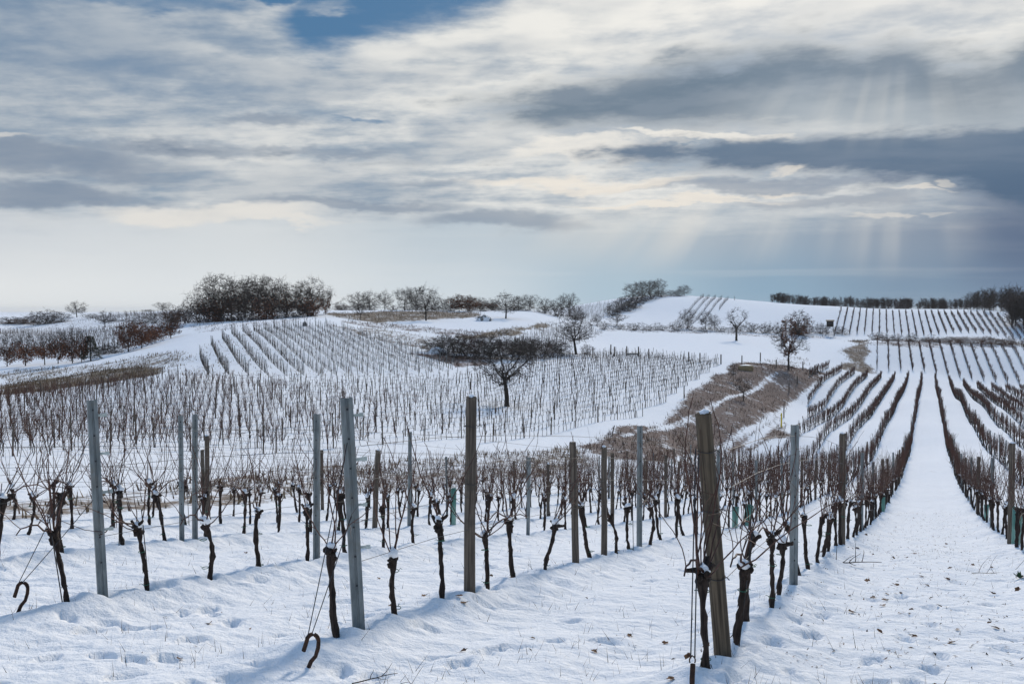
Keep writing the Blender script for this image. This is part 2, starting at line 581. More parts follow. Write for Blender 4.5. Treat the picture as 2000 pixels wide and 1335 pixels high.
def inside(poly, x, y):
    """signed closeness: >0 inside polygon (metres to the edge)"""
    poly = np.asarray(poly, float)
    c = np.zeros(x.shape, bool)
    dist = np.full(x.shape, 1e9)
    for i in range(len(poly)):
        x0, y0 = poly[i]
        x1, y1 = poly[(i + 1) % len(poly)]
        cond = ((y0 > y) != (y1 > y))
        with np.errstate(divide='ignore', invalid='ignore'):
            xi = (x1 - x0) * (y - y0) / (y1 - y0 if y1 != y0 else 1e-9) + x0
        c ^= cond & (x < xi)
        ex, ey = x1 - x0, y1 - y0
        t = np.clip(((x - x0) * ex + (y - y0) * ey) / max(ex * ex + ey * ey, 1e-9), 0, 1)
        dist = np.minimum(dist, np.hypot(x - x0 - t * ex, y - y0 - t * ey))
    return np.where(c, dist, -dist)


def patch(*pix):
    return [tuple(on_ground(*p)) for p in pix]


# ------------------------------------------------------------------ materials
def new_mat(name):
    m = bpy.data.materials.new(name)
    m.use_nodes = True
    nt = m.node_tree
    b = nt.nodes['Principled BSDF']
    return m, G(nt), b


def bump(g, b, height, strength=0.5, dist=0.01):
    n = g.node('ShaderNodeBump')
    n.inputs['Strength'].default_value = strength
    n.inputs['Distance'].default_value = dist
    g.put(n.inputs['Height'], height)
    g.nt.links.new(n.outputs[0], b.inputs['Normal'])


def streak_mat(name, c1, c2, rough=0.85, scale=(40, 40, 4), bstr=0.6, bdist=0.006, metallic=0.0, c3=None, coords='Object'):
    m, g, b = new_mat(name)
    tc = g.node('ShaderNodeTexCoord')
    mp = g.node('ShaderNodeMapping')
    g.nt.links.new(tc.outputs[coords], mp.inputs[0])
    mp.inputs['Scale'].default_value = scale
    oi = g.node('ShaderNodeObjectInfo')
    vec = g.node('ShaderNodeVectorMath', operation='ADD')
    g.nt.links.new(mp.outputs[0], vec.inputs[0])
    g.nt.links.new(oi.outputs['Random'], vec.inputs[1])
    nz = g.noise(V(g, vec.outputs[0]), 1.0, 6, 0.6)
    col = g.mix(g.step(nz, 0.32, 0.68), c1, c2)
    if c3:
        nz2 = g.noise(V(g, tc.outputs[coords]), 3.0, 4, 0.6)
        col = g.mix(g.step(nz2, 0.5, 0.68), col, c3)
    col = g.mix(1.0, col, g.mix(V(g, oi.outputs['Random']), (0.8, 0.8, 0.8), (1.15, 1.12, 1.1)), 'MULTIPLY')
    g.put(b.inputs['Base Color'], col)
    b.inputs['Roughness'].default_value = rough
    b.inputs['Metallic'].default_value = metallic
    b.inputs['Specular IOR Level'].default_value = 0.3
    bump(g, b, nz, bstr, bdist)
    return m


M = {}
M['bark'] = streak_mat('vine_bark', (0.012, 0.009, 0.008), (0.052, 0.036, 0.029), 0.9, (55, 55, 9), 1.0, 0.012)
M['cane'] = streak_mat('vine_cane', (0.045, 0.020, 0.015), (0.105, 0.050, 0.036), 0.6, (10, 10, 6), 0.2, 0.002)
M['metal'] = streak_mat('galvanised_steel', (0.13, 0.155, 0.165), (0.25, 0.285, 0.295), 0.55, (14, 14, 3), 0.25, 0.003, 0.25, c3=(0.19, 0.19, 0.175))
M['wood'] = streak_mat('weathered_wood', (0.055, 0.045, 0.037), (0.165, 0.138, 0.112), 0.9, (46, 46, 1.6), 0.8, 0.008, c3=(0.075, 0.066, 0.055))
M['wood_old'] = streak_mat('yellowed_wood', (0.035, 0.028, 0.021), (0.135, 0.108, 0.076), 0.9, (40, 40, 1.4), 0.9, 0.012, c3=(0.06, 0.052, 0.042))
M['rust'] = streak_mat('rusty_iron', (0.022, 0.014, 0.011), (0.075, 0.036, 0.022), 0.85, (30, 30, 30), 0.5, 0.004)
M['wire'] = streak_mat('dark_wire', (0.025, 0.026, 0.03), (0.06, 0.06, 0.065), 0.6, (20, 20, 20), 0.1, 0.001, 0.3)
M['steel_wire'] = streak_mat('steel_wire', (0.05, 0.05, 0.05), (0.10, 0.097, 0.09), 0.6, (20, 20, 20), 0.0, 0.001, 0.0)
M['tie'] = streak_mat('green_tie', (0.01, 0.10, 0.06), (0.02, 0.14, 0.09), 0.5, (20, 20, 20), 0.1, 0.001)
M['trunk'] = streak_mat('tree_bark', (0.018, 0.015, 0.013), (0.055, 0.046, 0.040), 0.9, (6, 6, 1.5), 0.8, 0.03)
M['twig'] = streak_mat('twig', (0.022, 0.017, 0.016), (0.050, 0.039, 0.035), 0.85, (1, 1, 1), 0.0, 0.001)
M['twig_red'] = streak_mat('reddish_twig', (0.034, 0.020, 0.017), (0.070, 0.041, 0.033), 0.85, (1, 1, 1), 0.0, 0.001)
M['russet'] = streak_mat('russet_leaves', (0.12, 0.045, 0.024), (0.26, 0.105, 0.05), 0.8, (3, 3, 3), 0.0, 0.001)
M['evergreen'] = streak_mat('evergreen_needles', (0.018, 0.026, 0.016), (0.05, 0.06, 0.035), 0.8, (3, 3, 3), 0.0, 0.001)
M['leaf'] = streak_mat('dead_leaf', (0.09, 0.042, 0.022), (0.22, 0.11, 0.05), 0.8, (30, 30, 30), 0.4, 0.002)
M['grass'] = streak_mat('dry_grass', (0.15, 0.105, 0.062), (0.30, 0.225, 0.14), 0.85, (0.4, 0.4, 0.4), 0.0, 0.001)
M['weed'] = streak_mat('brown_weed', (0.085, 0.055, 0.044), (0.17, 0.115, 0.088), 0.85, (0.4, 0.4, 0.4), 0.0, 0.001)
M['stone'] = streak_mat('grey_stone', (0.10, 0.10, 0.10), (0.24, 0.235, 0.22), 0.9, (2, 2, 2), 0.6, 0.03)
M['hay'] = streak_mat('old_hay', (0.16, 0.12, 0.065), (0.32, 0.25, 0.14), 0.9, (9, 9, 30), 0.8, 0.02)
M['yellow'] = streak_mat('yellow_paint', (0.62, 0.46, 0.03), (0.70, 0.53, 0.05), 0.5, (8, 8, 8), 0.1, 0.001)
M['clip'] = streak_mat('pale_clip', (0.36, 0.42, 0.41), (0.50, 0.56, 0.54), 0.5, (30, 30, 30), 0.1, 0.001)
M['ivy'] = streak_mat('green_leaf', (0.02, 0.05, 0.015), (0.05, 0.10, 0.03), 0.5, (30, 30, 30), 0.1, 0.001)

m, g, b = new_mat('teal_plastic')
b.inputs['Base Color'].default_value = (0.10, 0.30, 0.25, 1)
b.inputs['Roughness'].default_value = 0.4
b.inputs['Transmission Weight'].default_value = 0.35
g.put(b.inputs['Alpha'], 0.78)
M['plastic'] = m

m, g, b = new_mat('snow_cap')
tc = g.node('ShaderNodeTexCoord')
b.inputs['Base Color'].default_value = (0.86, 0.88, 0.91, 1)
b.inputs['Roughness'].default_value = 0.7
b.inputs['Subsurface Weight'].default_value = 0.0
bump(g, b, g.noise(V(g, tc.outputs['Object']), 60, 4), 0.3, 0.004)
M['snow'] = m


def ground_material():
    m, g, b = new_mat('snow_ground')
    geo = g.node('ShaderNodeNewGeometry')
    pos = V(g, geo.outputs['Position'])
    x, y, z = g.sep(pos)
    ga = g.node('ShaderNodeAttribute', attribute_name='grass')
    grass = V(g, ga.outputs['Fac'])
    da = g.node('ShaderNodeAttribute', attribute_name='weed')
    weed = V(g, da.outputs['Fac'])
    dist = g.math('SQRT', x * x + y * y)
    n_small = g.noise(pos, 1.7, 5, 0.65, dims='2D')
    n_mid = g.noise(g.xyz(x * 0.22, y * 0.10, 0.0), 1.0, 4, 0.6, dims='2D')
    n_str = g.noise(g.xyz(x * 0.9, y * 0.25, 3.0), 1.0, 6, 0.7, dims='2D')
    mixn = n_small * 0.35 + n_mid * 0.30 + n_str * 0.35
    cover = g.step(grass * 0.66 + (mixn - 0.5) * 2.3, 0.28, 0.62)
    # thin snow everywhere lets a few blades and soil show
    thin = g.step(g.noise(pos, 0.9, 7, 0.72, dims='2D'), 0.61, 0.72) * g.step(g.noise(pos, 0.12, 3, dims='2D'), 0.46, 0.62)
    snow = g.mix(g.noise(pos, 0.35, 3, 0.6, dims='2D'), (0.84, 0.86, 0.89), (0.89, 0.90, 0.92))
    dry = g.mix(g.noise(pos, 2.3, 4, 0.6, dims='2D'), (0.135, 0.10, 0.066), (0.30, 0.235, 0.16))
    wd = g.mix(n_small, (0.10, 0.066, 0.052), (0.22, 0.152, 0.12))
    dry = g.mix(weed, dry, wd)
    col = g.mix(thin * 0.16, snow, (0.42, 0.36, 0.30))
    col = g.mix(cover * 0.92, col, dry)
    g.put(b.inputs['Base Color'], col)
    b.inputs['Roughness'].default_value = 0.95
    b.inputs['Specular IOR Level'].default_value = 0.0
    h = g.noise(pos, 5.5, 6, 0.68, dims='2D') * 1.1 + g.noise(g.xyz(x, y * 1.8, 0.0), 1.7, 2, dims='2D') * 0.8
    bump(g, b, h, 0.8, 0.06)
    return m


M['ground'] = ground_material()


# ------------------------------------------------------------------ mesh helpers
class MB:
    """collects tubes, boxes and loose faces; build() links them as ONE mesh object"""
    def __init__(self):
        self.v, self.q, self.t, self.qm, self.tm, self.n = [], [], [], [], [], 0

    def add(self, verts, quads=None, tris=None, mat=0):
        verts = np.asarray(verts, float).reshape(-1, 3)
        if quads is not None and len(quads):
            quads = np.asarray(quads, np.int64).reshape(-1, 4)
            self.q.append(quads + self.n)
            self.qm.append(np.full(len(quads), mat))
        if tris is not None and len(tris):
            tris = np.asarray(tris, np.int64).reshape(-1, 3)
            self.t.append(tris + self.n)
            self.tm.append(np.full(len(tris), mat))
        self.v.append(verts)
        self.n += len(verts)

    def tube(self, p, r, sides=6, mat=0, cap=True, jit=0.0, rs=None, spin=0.0):
        p = np.asarray(p, float)
        k = len(p)
        r = np.broadcast_to(np.asarray(r, float), (k,))
        t = np.gradient(p, axis=0)
        t /= np.linalg.norm(t, axis=1)[:, None] + 1e-12
        ref = np.array([0, 0, 1.0]) if abs(t[0, 2]) < 0.9 else np.array([1.0, 0, 0])
        u = np.cross(t, ref)
        u /= np.linalg.norm(u, axis=1)[:, None] + 1e-12
        w = np.cross(t, u)
        a = np.linspace(0, 2 * np.pi, sides, endpoint=False) + spin
        rr = r[:, None] * np.ones((1, sides))
        if jit and rs is not None:
            rr = rr * (1 + jit * rs.standard_normal((k, sides)) + jit * 0.8 * rs.standard_normal((1, sides)))
        ring = p[:, None] + rr[..., None] * (np.cos(a)[None, :, None] * u[:, None] + np.sin(a)[None, :, None] * w[:, None])
        i = np.arange(k - 1)[:, None] * sides
        j = np.arange(sides)[None]
        j2 = (j + 1) % sides
        quads = np.stack([i + j, i + j2, i + sides + j2, i + sides + j], -1).reshape(-1, 4)
        verts = ring.reshape(-1, 3)
        tris = None
        if cap:
            verts = np.concatenate([verts, [p[-1] + t[-1] * r[-1] * 0.3]])
            e = (k - 1) * sides
            tris = np.stack([e + np.arange(sides), e + (np.arange(sides) + 1) % sides, np.full(sides, k * sides)], -1)
        self.add(verts, quads, tris, mat)

    def box(self, lo, hi, mat=0, M4=None):
        x0, y0, z0 = lo
        x1, y1, z1 = hi
        v = np.array([(x0, y0, z0), (x1, y0, z0), (x1, y1, z0), (x0, y1, z0), (x0, y0, z1), (x1, y0, z1), (x1, y1, z1), (x0, y1, z1)], float)
        if M4 is not None:
            v = v @ np.array(M4.to_3x3()).T + np.array(M4.translation)
        self.add(v, [(0, 3, 2, 1), (4, 5, 6, 7), (0, 1, 5, 4), (1, 2, 6, 5), (2, 3, 7, 6), (3, 0, 4, 7)], None, mat)

    def arrays(self):
        v = np.concatenate(self.v) if self.v else np.zeros((0, 3))
        q = np.concatenate(self.q) if self.q else np.zeros((0, 4), np.int64)
        t = np.concatenate(self.t) if self.t else np.zeros((0, 3), np.int64)
        qm = np.concatenate(self.qm) if self.qm else np.zeros(0)
        tm = np.concatenate(self.tm) if self.tm else np.zeros(0)
        return v, q, t, qm, tm

    def mesh(self, name, mats, smooth_=True):
        return make_mesh(name, *self.arrays(), mats, smooth_)

    def build(self, name, mats, parent=None, smooth_=True):
        if not isinstance(mats, (list, tuple)):
            mats = [mats]
        return link(name, self.mesh(name, mats, smooth_), parent)


def make_mesh(name, v, q, t, qm, tm, mats, smooth_=True):
    me = bpy.data.meshes.new(name)
    me.vertices.add(len(v))
    me.vertices.foreach_set('co', np.asarray(v, np.float32).ravel())
    nl = len(q) * 4 + len(t) * 3
    me.loops.add(nl)
    me.loops.foreach_set('vertex_index', np.concatenate([q.ravel(), t.ravel()]).astype(np.int32))
    me.polygons.add(len(q) + len(t))
    st = np.concatenate([np.arange(len(q)) * 4, len(q) * 4 + np.arange(len(t)) * 3]).astype(np.int32)
    me.polygons.foreach_set('loop_start', st)
    for mm in mats:
        me.materials.append(mm)
    me.polygons.foreach_set('material_index', np.concatenate([qm, tm]).astype(np.int32))
    me.polygons.foreach_set('use_smooth', np.full(len(q) + len(t), smooth_))
    me.update(calc_edges=True)
    return me


def link(name, data, parent=None, loc=None, rot=None, scale=None):
    o = bpy.data.objects.new(name, data)
    COL.objects.link(o)
    if parent is not None:
        o.parent = parent
    if loc is not None:
        o.location = loc
    if rot is not None:
        o.rotation_euler = rot
    if scale is not None:
        o.scale = scale
    return o


def tag(o, label=None, cat=None, group=None, kind=None):
    if label:
        o['label'] = label
    if cat:
        o['category'] = cat
    if group:
        o['group'] = group
    if kind:
        o['kind'] = kind
    return o


def thing(name, label, cat, loc, rz=0.0, group=None):
    o = link(name, None, None, loc, (0, 0, rz))
    o.empty_display_size = 0.1
    return tag(o, label, cat, group)


ORD = 'zeroth first second third fourth fifth sixth seventh eighth ninth tenth eleventh twelfth'.split()


def nth(i):
    if i < len(ORD):
        return ORD[i]
    suf = 'th' if 10 <= i % 100 <= 20 else {1: 'st', 2: 'nd', 3: 'rd'}.get(i % 10, 'th')
    return f'{i}{suf}'


# ------------------------------------------------------------------ patches of dry grass (plan outlines on the land)
PATCH = [
    # outline, strength, weed share
    (patch((1110, 868), (1230, 830), (1330, 790), (1375, 745), (1440, 708), (1612, 727), (1600, 748), (1545, 792), (1525, 825), (1545, 850), (1480, 868), (1400, 890), (1320, 905), (1180, 898)), 1.03, 0.85),
    (patch((0, 1004), (300, 990), (600, 970), (900, 945), (1180, 905), (1120, 868), (900, 885), (600, 905), (300, 940), (0, 972)), 0.62, 0.35),
    (patch((0, 772), (150, 755), (320, 730), (335, 715), (200, 722), (0, 750)), 0.95, 0.1),
    (patch((0, 750), (200, 722), (340, 712), (390, 690), (300, 690), (180, 712), (0, 722)), 0.60, 0.15),
    (patch((640, 612), (760, 607), (920, 609), (960, 618), (830, 625), (740, 629), (660, 619)), 0.95, 0.1),
    (patch((890, 660), (1000, 640), (1070, 630), (1085, 640), (1000, 655), (930, 664)), 0.95, 0.05),
    (patch((640, 635), (740, 642), (880, 662), (870, 690), (800, 678), (700, 655)), 0.60, 0.15),
    (patch((1638, 720), (1666, 664), (1704, 664), (1698, 727)), 0.98, 0.25),
    (patch((800, 690), (860, 690), (1000, 702), (930, 716), (890, 720)), 0.9, 1.0),
    (patch((680, 625), (760, 631), (900, 644), (1000, 654), (990, 662), (880, 655), (740, 640), (670, 632)), 0.62, 0.9),
    (patch((0, 690), (0, 618), (300, 610), (370, 622), (340, 660), (250, 688), (120, 705)), 0.45, 0.8),
    (patch((370, 650), (360, 628), (480, 622), (600, 620), (640, 620), (560, 632), (450, 645)), 0.42, 0.9),
    (patch((1705, 676), (1705, 662), (2000, 668), (2040, 684)), 0.7, 0.8),
    (patch((1130, 690), (1220, 692), (1400, 706), (1410, 714), (1300, 702), (1130, 700)), 0.35, 0.3),
    (patch((-200, 790), (180, 760), (370, 740), (700, 738), (900, 735), (870, 700), (700, 655), (560, 640), (440, 655), (380, 690), (200, 722), (-200, 760)), 0.30, 0.2),
    (patch((-200, 890), (600, 875), (1050, 850), (1200, 810), (1300, 740), (1080, 715), (900, 740), (370, 745), (-200, 790)), 0.22, 0.2),
    (patch((1480, 715), (1530, 690), (1580, 700), (1560, 728)), 0.45, 0.3),
    (patch((1180, 645), (1300, 650), (1500, 660), (1640, 662), (1640, 655), (1400, 646), (1200, 638)), 0.5, 0.8),
]
TRACKS = [patch((1310, 900), (1420, 868), (1500, 822), (1545, 790), (1600, 745)), patch((1360, 905), (1450, 878), (1515, 830), (1560, 788)),
          patch((1215, 850), (1330, 822), (1430, 775), (1490, 745), (1520, 726)), patch((1290, 838), (1380, 806), (1450, 768), (1505, 740))]


def dist_line(pl, x, y):
    d = np.full(x.shape, 1e9)
    for (x0, y0), (x1, y1) in zip(pl[:-1], pl[1:]):
        ex, ey = x1 - x0, y1 - y0
        t = np.clip(((x - x0) * ex + (y - y0) * ey) / max(ex * ex + ey * ey, 1e-9), 0, 1)
        d = np.minimum(d, np.hypot(x - x0 - t * ex, y - y0 - t * ey))
    return d


def grass_at(x, y):
    gsum, wsum = np.zeros_like(x), np.zeros_like(x)
    wob = fbm(x * 0.09, y * 0.06, 3)
    for poly, s, wd in PATCH:
        P_ = np.array(poly)
        size = max(0.8, 0.012 * math.hypot(*P_.mean(0)))
        lo, hi = P_.min(0) - size * 2, P_.max(0) + size * 2
        m = (x > lo[0]) & (x < hi[0]) & (y > lo[1]) & (y < hi[1])
        if not m.any():
            continue
        v = smooth(inside(poly, x[m], y[m]) + wob[m] * size * 1.2, -size * .6, size * .6) * s
        up = v > gsum[m]
        idx = np.flatnonzero(m)
        gsum[idx[up]] = v[up]
        wsum[idx[up]] = wd
    for i, tr in enumerate(TRACKS):
        d = dist_line(tr, x, y)
        gsum *= 1 - (0.66 if i < 2 else 0.52) * np.exp(-(d / (0.75 if i < 2 else 0.36)) ** 2)
    return gsum, wsum


# ------------------------------------------------------------------ ground sheet
def build_ground():
    ang = np.concatenate([np.arange(-180, -60, 6.0), np.arange(-60, -33, 0.6), np.arange(-33, 33, 0.135), np.arange(33, 60, 0.6), np.arange(60, 180, 6.0)])
    ang = np.radians(ang)
    r = [1.2]
    while r[-1] < 12000:
        q = r[-1]
        r.append(q * (1.09 if q < 7 else 1.0044 if q < 26 else 1.0075 if q < 70 else 1.011 if q < 620 else 1.06))
    r = np.array(r)
    A, RR = np.meshgrid(ang, r)
    x, y = np.sin(A) * RR, np.cos(A) * RR - 4.0
    z = ground(x.ravel(), y.ravel())
    nr, na = x.shape
    v = np.stack([x.ravel(), y.ravel(), z], 1)
    i = np.arange(nr - 1)[:, None] * na
    j = np.arange(na)[None]
    j2 = (j + 1) % na
    q = np.stack([i + j, i + j2, i + na + j2, i + na + j], -1).reshape(-1, 4)
    q = q[:, ::-1]
    v = np.concatenate([v, [[0, -4, gz(0, -4)]]])
    t = np.stack([np.full(na, nr * na), (np.arange(na) + 1) % na, np.arange(na)], -1)
    me = make_mesh('snowy_ground', v, q, t, np.zeros(len(q)), np.zeros(len(t)), [M['ground']])
    gs, ws = grass_at(v[:, 0], v[:, 1])
    for nm, arr in (('grass', gs), ('weed', ws)):
        at = me.attributes.new(nm, 'FLOAT', 'POINT')
        at.data.foreach_set('value', arr.astype(np.float32))
    o = link('ground', me)
    tag(o, 'snow covered hills and field lanes with patches of dry grass', 'ground', kind='structure')
    print('ground verts', len(v))


# ------------------------------------------------------------------ vineyard rows
def px_of(x, y):
    return 1000 + F * x / max(y, 0.1)


def rot_rows(m):
    return math.atan2(1.0, m)                 # heading of a row whose x grows m per metre of y


VINES, POSTS = [], []                         # (dist, x, y, heading, style, row label, ordinal, explicit spec)


def row_name(k):
    if k == 0:
        return 'the row left of the snowy track'
    if k == 1:
        return 'the row right of the snowy track'
    return f'{nth(k)} row right of the snowy track' if k > 0 else f'{nth(1 - k)} row left of the snowy track'


HERO_POSTS = {
    0: [(7.9, 'wood_old', 1.98, 0.065, (-0.18, -0.05)), (12.1, 'metal', 1.97, 0.088, (0, 0)), (18.9, 'wood', 2.12, 0.062, (0, 0)), (24.7, 'metal', 1.95, 0.08, (0, 0))],
    1: [(20.8, 'wood', 2.12, 0.066, (0, 0)), (27.0, 'metal', 1.9, 0.085, (0, 0)), (34.4, 'wood', 2.0, 0.06, (0, 0))],
    -1: [(8.74, 'metal', 2.07, 0.105, (-0.10, 0.0)), (10.85, 'wood_square', 2.15, 0.064, (0.03, 0)), (14.15, 'wood', 1.78, 0.050, (0.04, 0)), (15.4, 'wood', 1.72, 0.046, (0.02, 0)),
         (17.3, 'metal', 2.13, 0.085, (0, 0)), (23.8, 'metal', 1.95, 0.08, (0, 0))],
    -2: [(10.1, 'metal', 2.02, 0.095, (-0.08, 0)), (13.65, 'metal', 2.02, 0.082, (0.02, 0)), (20.9, 'metal', 1.65, 0.07, (0.03, 0)), (26.5, 'wood', 1.9, 0.05, (0, 0))],
    -3: [(15.7, 'metal', 2.0, 0.075, (0, 0)), (15.98, 'metal', 2.02, 0.08, (0.02, 0)), (21.2, 'wood', 1.66, 0.055, (0.07, 0)), (22.6, 'metal', 2.15, 0.08, (0.03, 0)), (30.9, 'wood', 1.65, 0.05, (0, 0))],
}
ROW_ENDS = {k: [(max(7.35 + max(-k, 0) * 1.15, 0), 250.0)] for k in range(-4, 1)}
ROW_ENDS[-1] = [(8.42, 250.0)]
ROW_ENDS[-2] = [(9.7, 250.0)]
ROW_ENDS[-5] = [(13.5, 106.0), (154.0, 251.0)]
ROW_ENDS[-6] = [(182.0, 252.0)]
ROW_ENDS[-7] = [(212.0, 253.0)]
for k in range(1, 13):
    ROW_ENDS[k] = [(8.0, 250.0 - 1.4 * k)]
hd = rot_rows(ROW_M)
for k, spans in ROW_ENDS.items():
    heroes = HERO_POSTS.get(k, [])
    no_v = no_p = 0
    for (d0, d1) in spans:
        d = d0
        while d < d1:
            x = ROW_M * d + ROW_C + ROW_S * k + rng.normal(0, 0.03)
            if -45 < px_of(x, d) < (2045 if d < 60 else 2170):
                no_v += 1
                if not any(abs(h[0] - d) < 0.16 for h in heroes):
                    VINES.append((math.hypot(x, d), x, d, hd, 'tall', row_name(k), no_v, None))
            d += 0.93 * rng.uniform(0.93, 1.07)
        last = d0
        for h in heroes:
            x = ROW_M * h[0] + ROW_C + ROW_S * k
            no_p += 1
            POSTS.append((math.hypot(x, h[0]), x, h[0], hd, h[1], row_name(k), no_p, h))
            last = h[0]
        d = max(last + 5.4, d0 + (0 if d0 > 100 else 5 if k > -4 else 9 + (k == -5) * 3)) if heroes or d0 > 10 else d0 + 0.1
        heroes = []
        if d0 > 100:
            d = d0
        while d < d1:
            x = ROW_M * d + ROW_C + ROW_S * k
            if -45 < px_of(x, d) < 2045:
                no_p += 1
                st = ['metal', 'wood', 'metal', 'wood'][int(rng.integers(4))]
                POSTS.append((math.hypot(x, d), x, d, hd, st, row_name(k), no_p, (d, st, rng.uniform(1.75, 2.05), 0.05 if st == 'wood' else 0.07, (rng.normal(0, .03), 0))))
            d += 5.4 * rng.uniform(0.9, 1.1)


def fill_field(name, poly, m, spacing, step_, style, post_step, post_kind, post_h, edge=0.0, skip=0.0, vines_from=0.0):
    poly = np.array(poly)
    u = np.array([m, 1.0]) / math.hypot(m, 1)
    nrm = np.array([u[1], -u[0]])
    a, c = poly @ u, poly @ nrm
    rows = 0
    for cc in np.arange(c.min(), c.max(), spacing):
        s = np.arange(a.min(), a.max(), step_)
        s = s + rng.normal(0, 0.05, len(s))
        P_ = s[:, None] * u + cc * nrm
        ok = inside(poly, P_[:, 0], P_[:, 1]) > edge
        if not ok.any():
            continue
        rows += 1
        no = 0
        for (x, y), o in zip(P_, ok):
            if o and -170 < px_of(x, y) < 2170 and rng.random() > skip:
                no += 1
                st_ = 'tall' if style == 'pruned' and y < 112 and px_of(x, y) < 640 + 120 * rng.normal() else style
                VINES.append((math.hypot(x, y), x, y, rot_rows(m), st_, f'{nth(rows)} row of {name}', no, None))
        s = np.arange(a.min(), a.max(), post_step) + rng.uniform(0, post_step * 0.4)
        inr = P_[ok]
        s = np.concatenate([[inr[0] @ u, inr[-1] @ u], s[(s > inr[0] @ u + 1) & (s < inr[-1] @ u - 1)]])
        no = 0
        for ss in sorted(s):
            x, y = ss * u + cc * nrm
            if -170 < px_of(x, y) < 2170:
                no += 1
                POSTS.append((math.hypot(x, y), x, y, rot_rows(m), post_kind, f'{nth(rows)} row of {name}', no,
                              (y, post_kind, post_h * rng.uniform(0.9, 1.08), 0.045 if post_kind == 'wood' else 0.055, (rng.normal(0, .05), rng.normal(0, .03)))))


fill_field('the middle vineyard', patch((-220, 905), (300, 886), (700, 872), (1000, 860), (1110, 850), (1220, 826), (1300, 786), (1345, 752), (1412, 708), (1300, 696), (1190, 690), (1080, 697), (960, 728), (880, 738), (560, 745), (370, 742), (180, 760), (-220, 795)),
           0.50, 2.6, 0.95, 'pruned', 6.0, 'wood', 1.75, skip=0.05)
fill_field('the knoll vineyard', patch((368, 732), (560, 735), (760, 733), (900, 722), (870, 700), (790, 676), (700, 652), (640, 637), (560, 636), (455, 650), (395, 684)),
           -0.35, 2.5, 1.1, 'mid', 4.4, 'metal', 1.95)
fill_field('the upper slope vineyard', [(0.369 * d - 0.5 if s < 0 else 0.369 * d + 46, d) for d, s in ((262, -1), (262, 1), (304, 1), (304, -1))], 0.369, 2.95, 1.05, 'tall', 6.0, 'wood', 1.85)
fill_field('the top hillside vineyard', [(0.37 * 348 - 16, 348), (0.37 * 348 + 60, 348), (0.37 * 402 + 46, 402), (0.37 * 408 - 16, 408)], 0.37, 2.45, 1.1, 'tall', 6.0, 'wood', 1.8)
fill_field('the hilltop vineyard strip', patch((1296, 640), (1350, 641), (1436, 586), (1362, 580)), 0.30, 3.0, 1.4, 'mid', 4.5, 'wood', 1.9)
fill_field('the far left slope vineyard', patch((-30, 700), (-30, 648), (120, 650), (240, 640), (280, 655), (230, 684), (120, 702)), 0.02, 3.0, 1.3, 'mid', 5.0, 'wood', 1.8, skip=0.15)
fill_field('the vineyard behind the thicket', patch((985, 676), (1060, 646), (1150, 636), (1165, 652), (1120, 676), (1010, 690)), 0.42, 2.8, 1.2, 'mid', 5.0, 'wood', 1.8)
fill_field('the vineyard below the hill copse', patch((1085, 622), (1120, 602), (1215, 588), (1200, 612), (1170, 626)), 0.5, 3.4, 1.4, 'mid', 5.0, 'wood', 1.8)
fill_field('the skyline vineyard', patch((170, 626), (240, 614), (370, 611), (365, 622)), 0.3, 4.0, 1.6, 'mid', 5.0, 'wood', 1.8)
VINES.sort(key=lambda t: t[0])
POSTS.sort(key=lambda t: t[0])
print('vines', len(VINES), 'posts', len(POSTS))
DENTS += [(v[1], v[2], .10) for v in VINES if v[0] < 17] + [(p[1], p[2], .12) for p in POSTS if p[0] < 19]
build_ground()


# ------------------------------------------------------------------ vine pieces
def wobble(rs, p0, direction, length, n_, wob, up=0.0, drop=0.0):
    d = np.array(direction, float)
    d /= np.linalg.norm(d)
    p = [np.array(p0, float)]
    for i in range(n_):
        t = i / n_
        d = d + rs.normal(0, wob, 3) + np.array([0, 0, up * (1 - t) - drop * t * t])
        d /= np.linalg.norm(d)
        p.append(p[-1] + d * length / n_)
    return np.array(p)


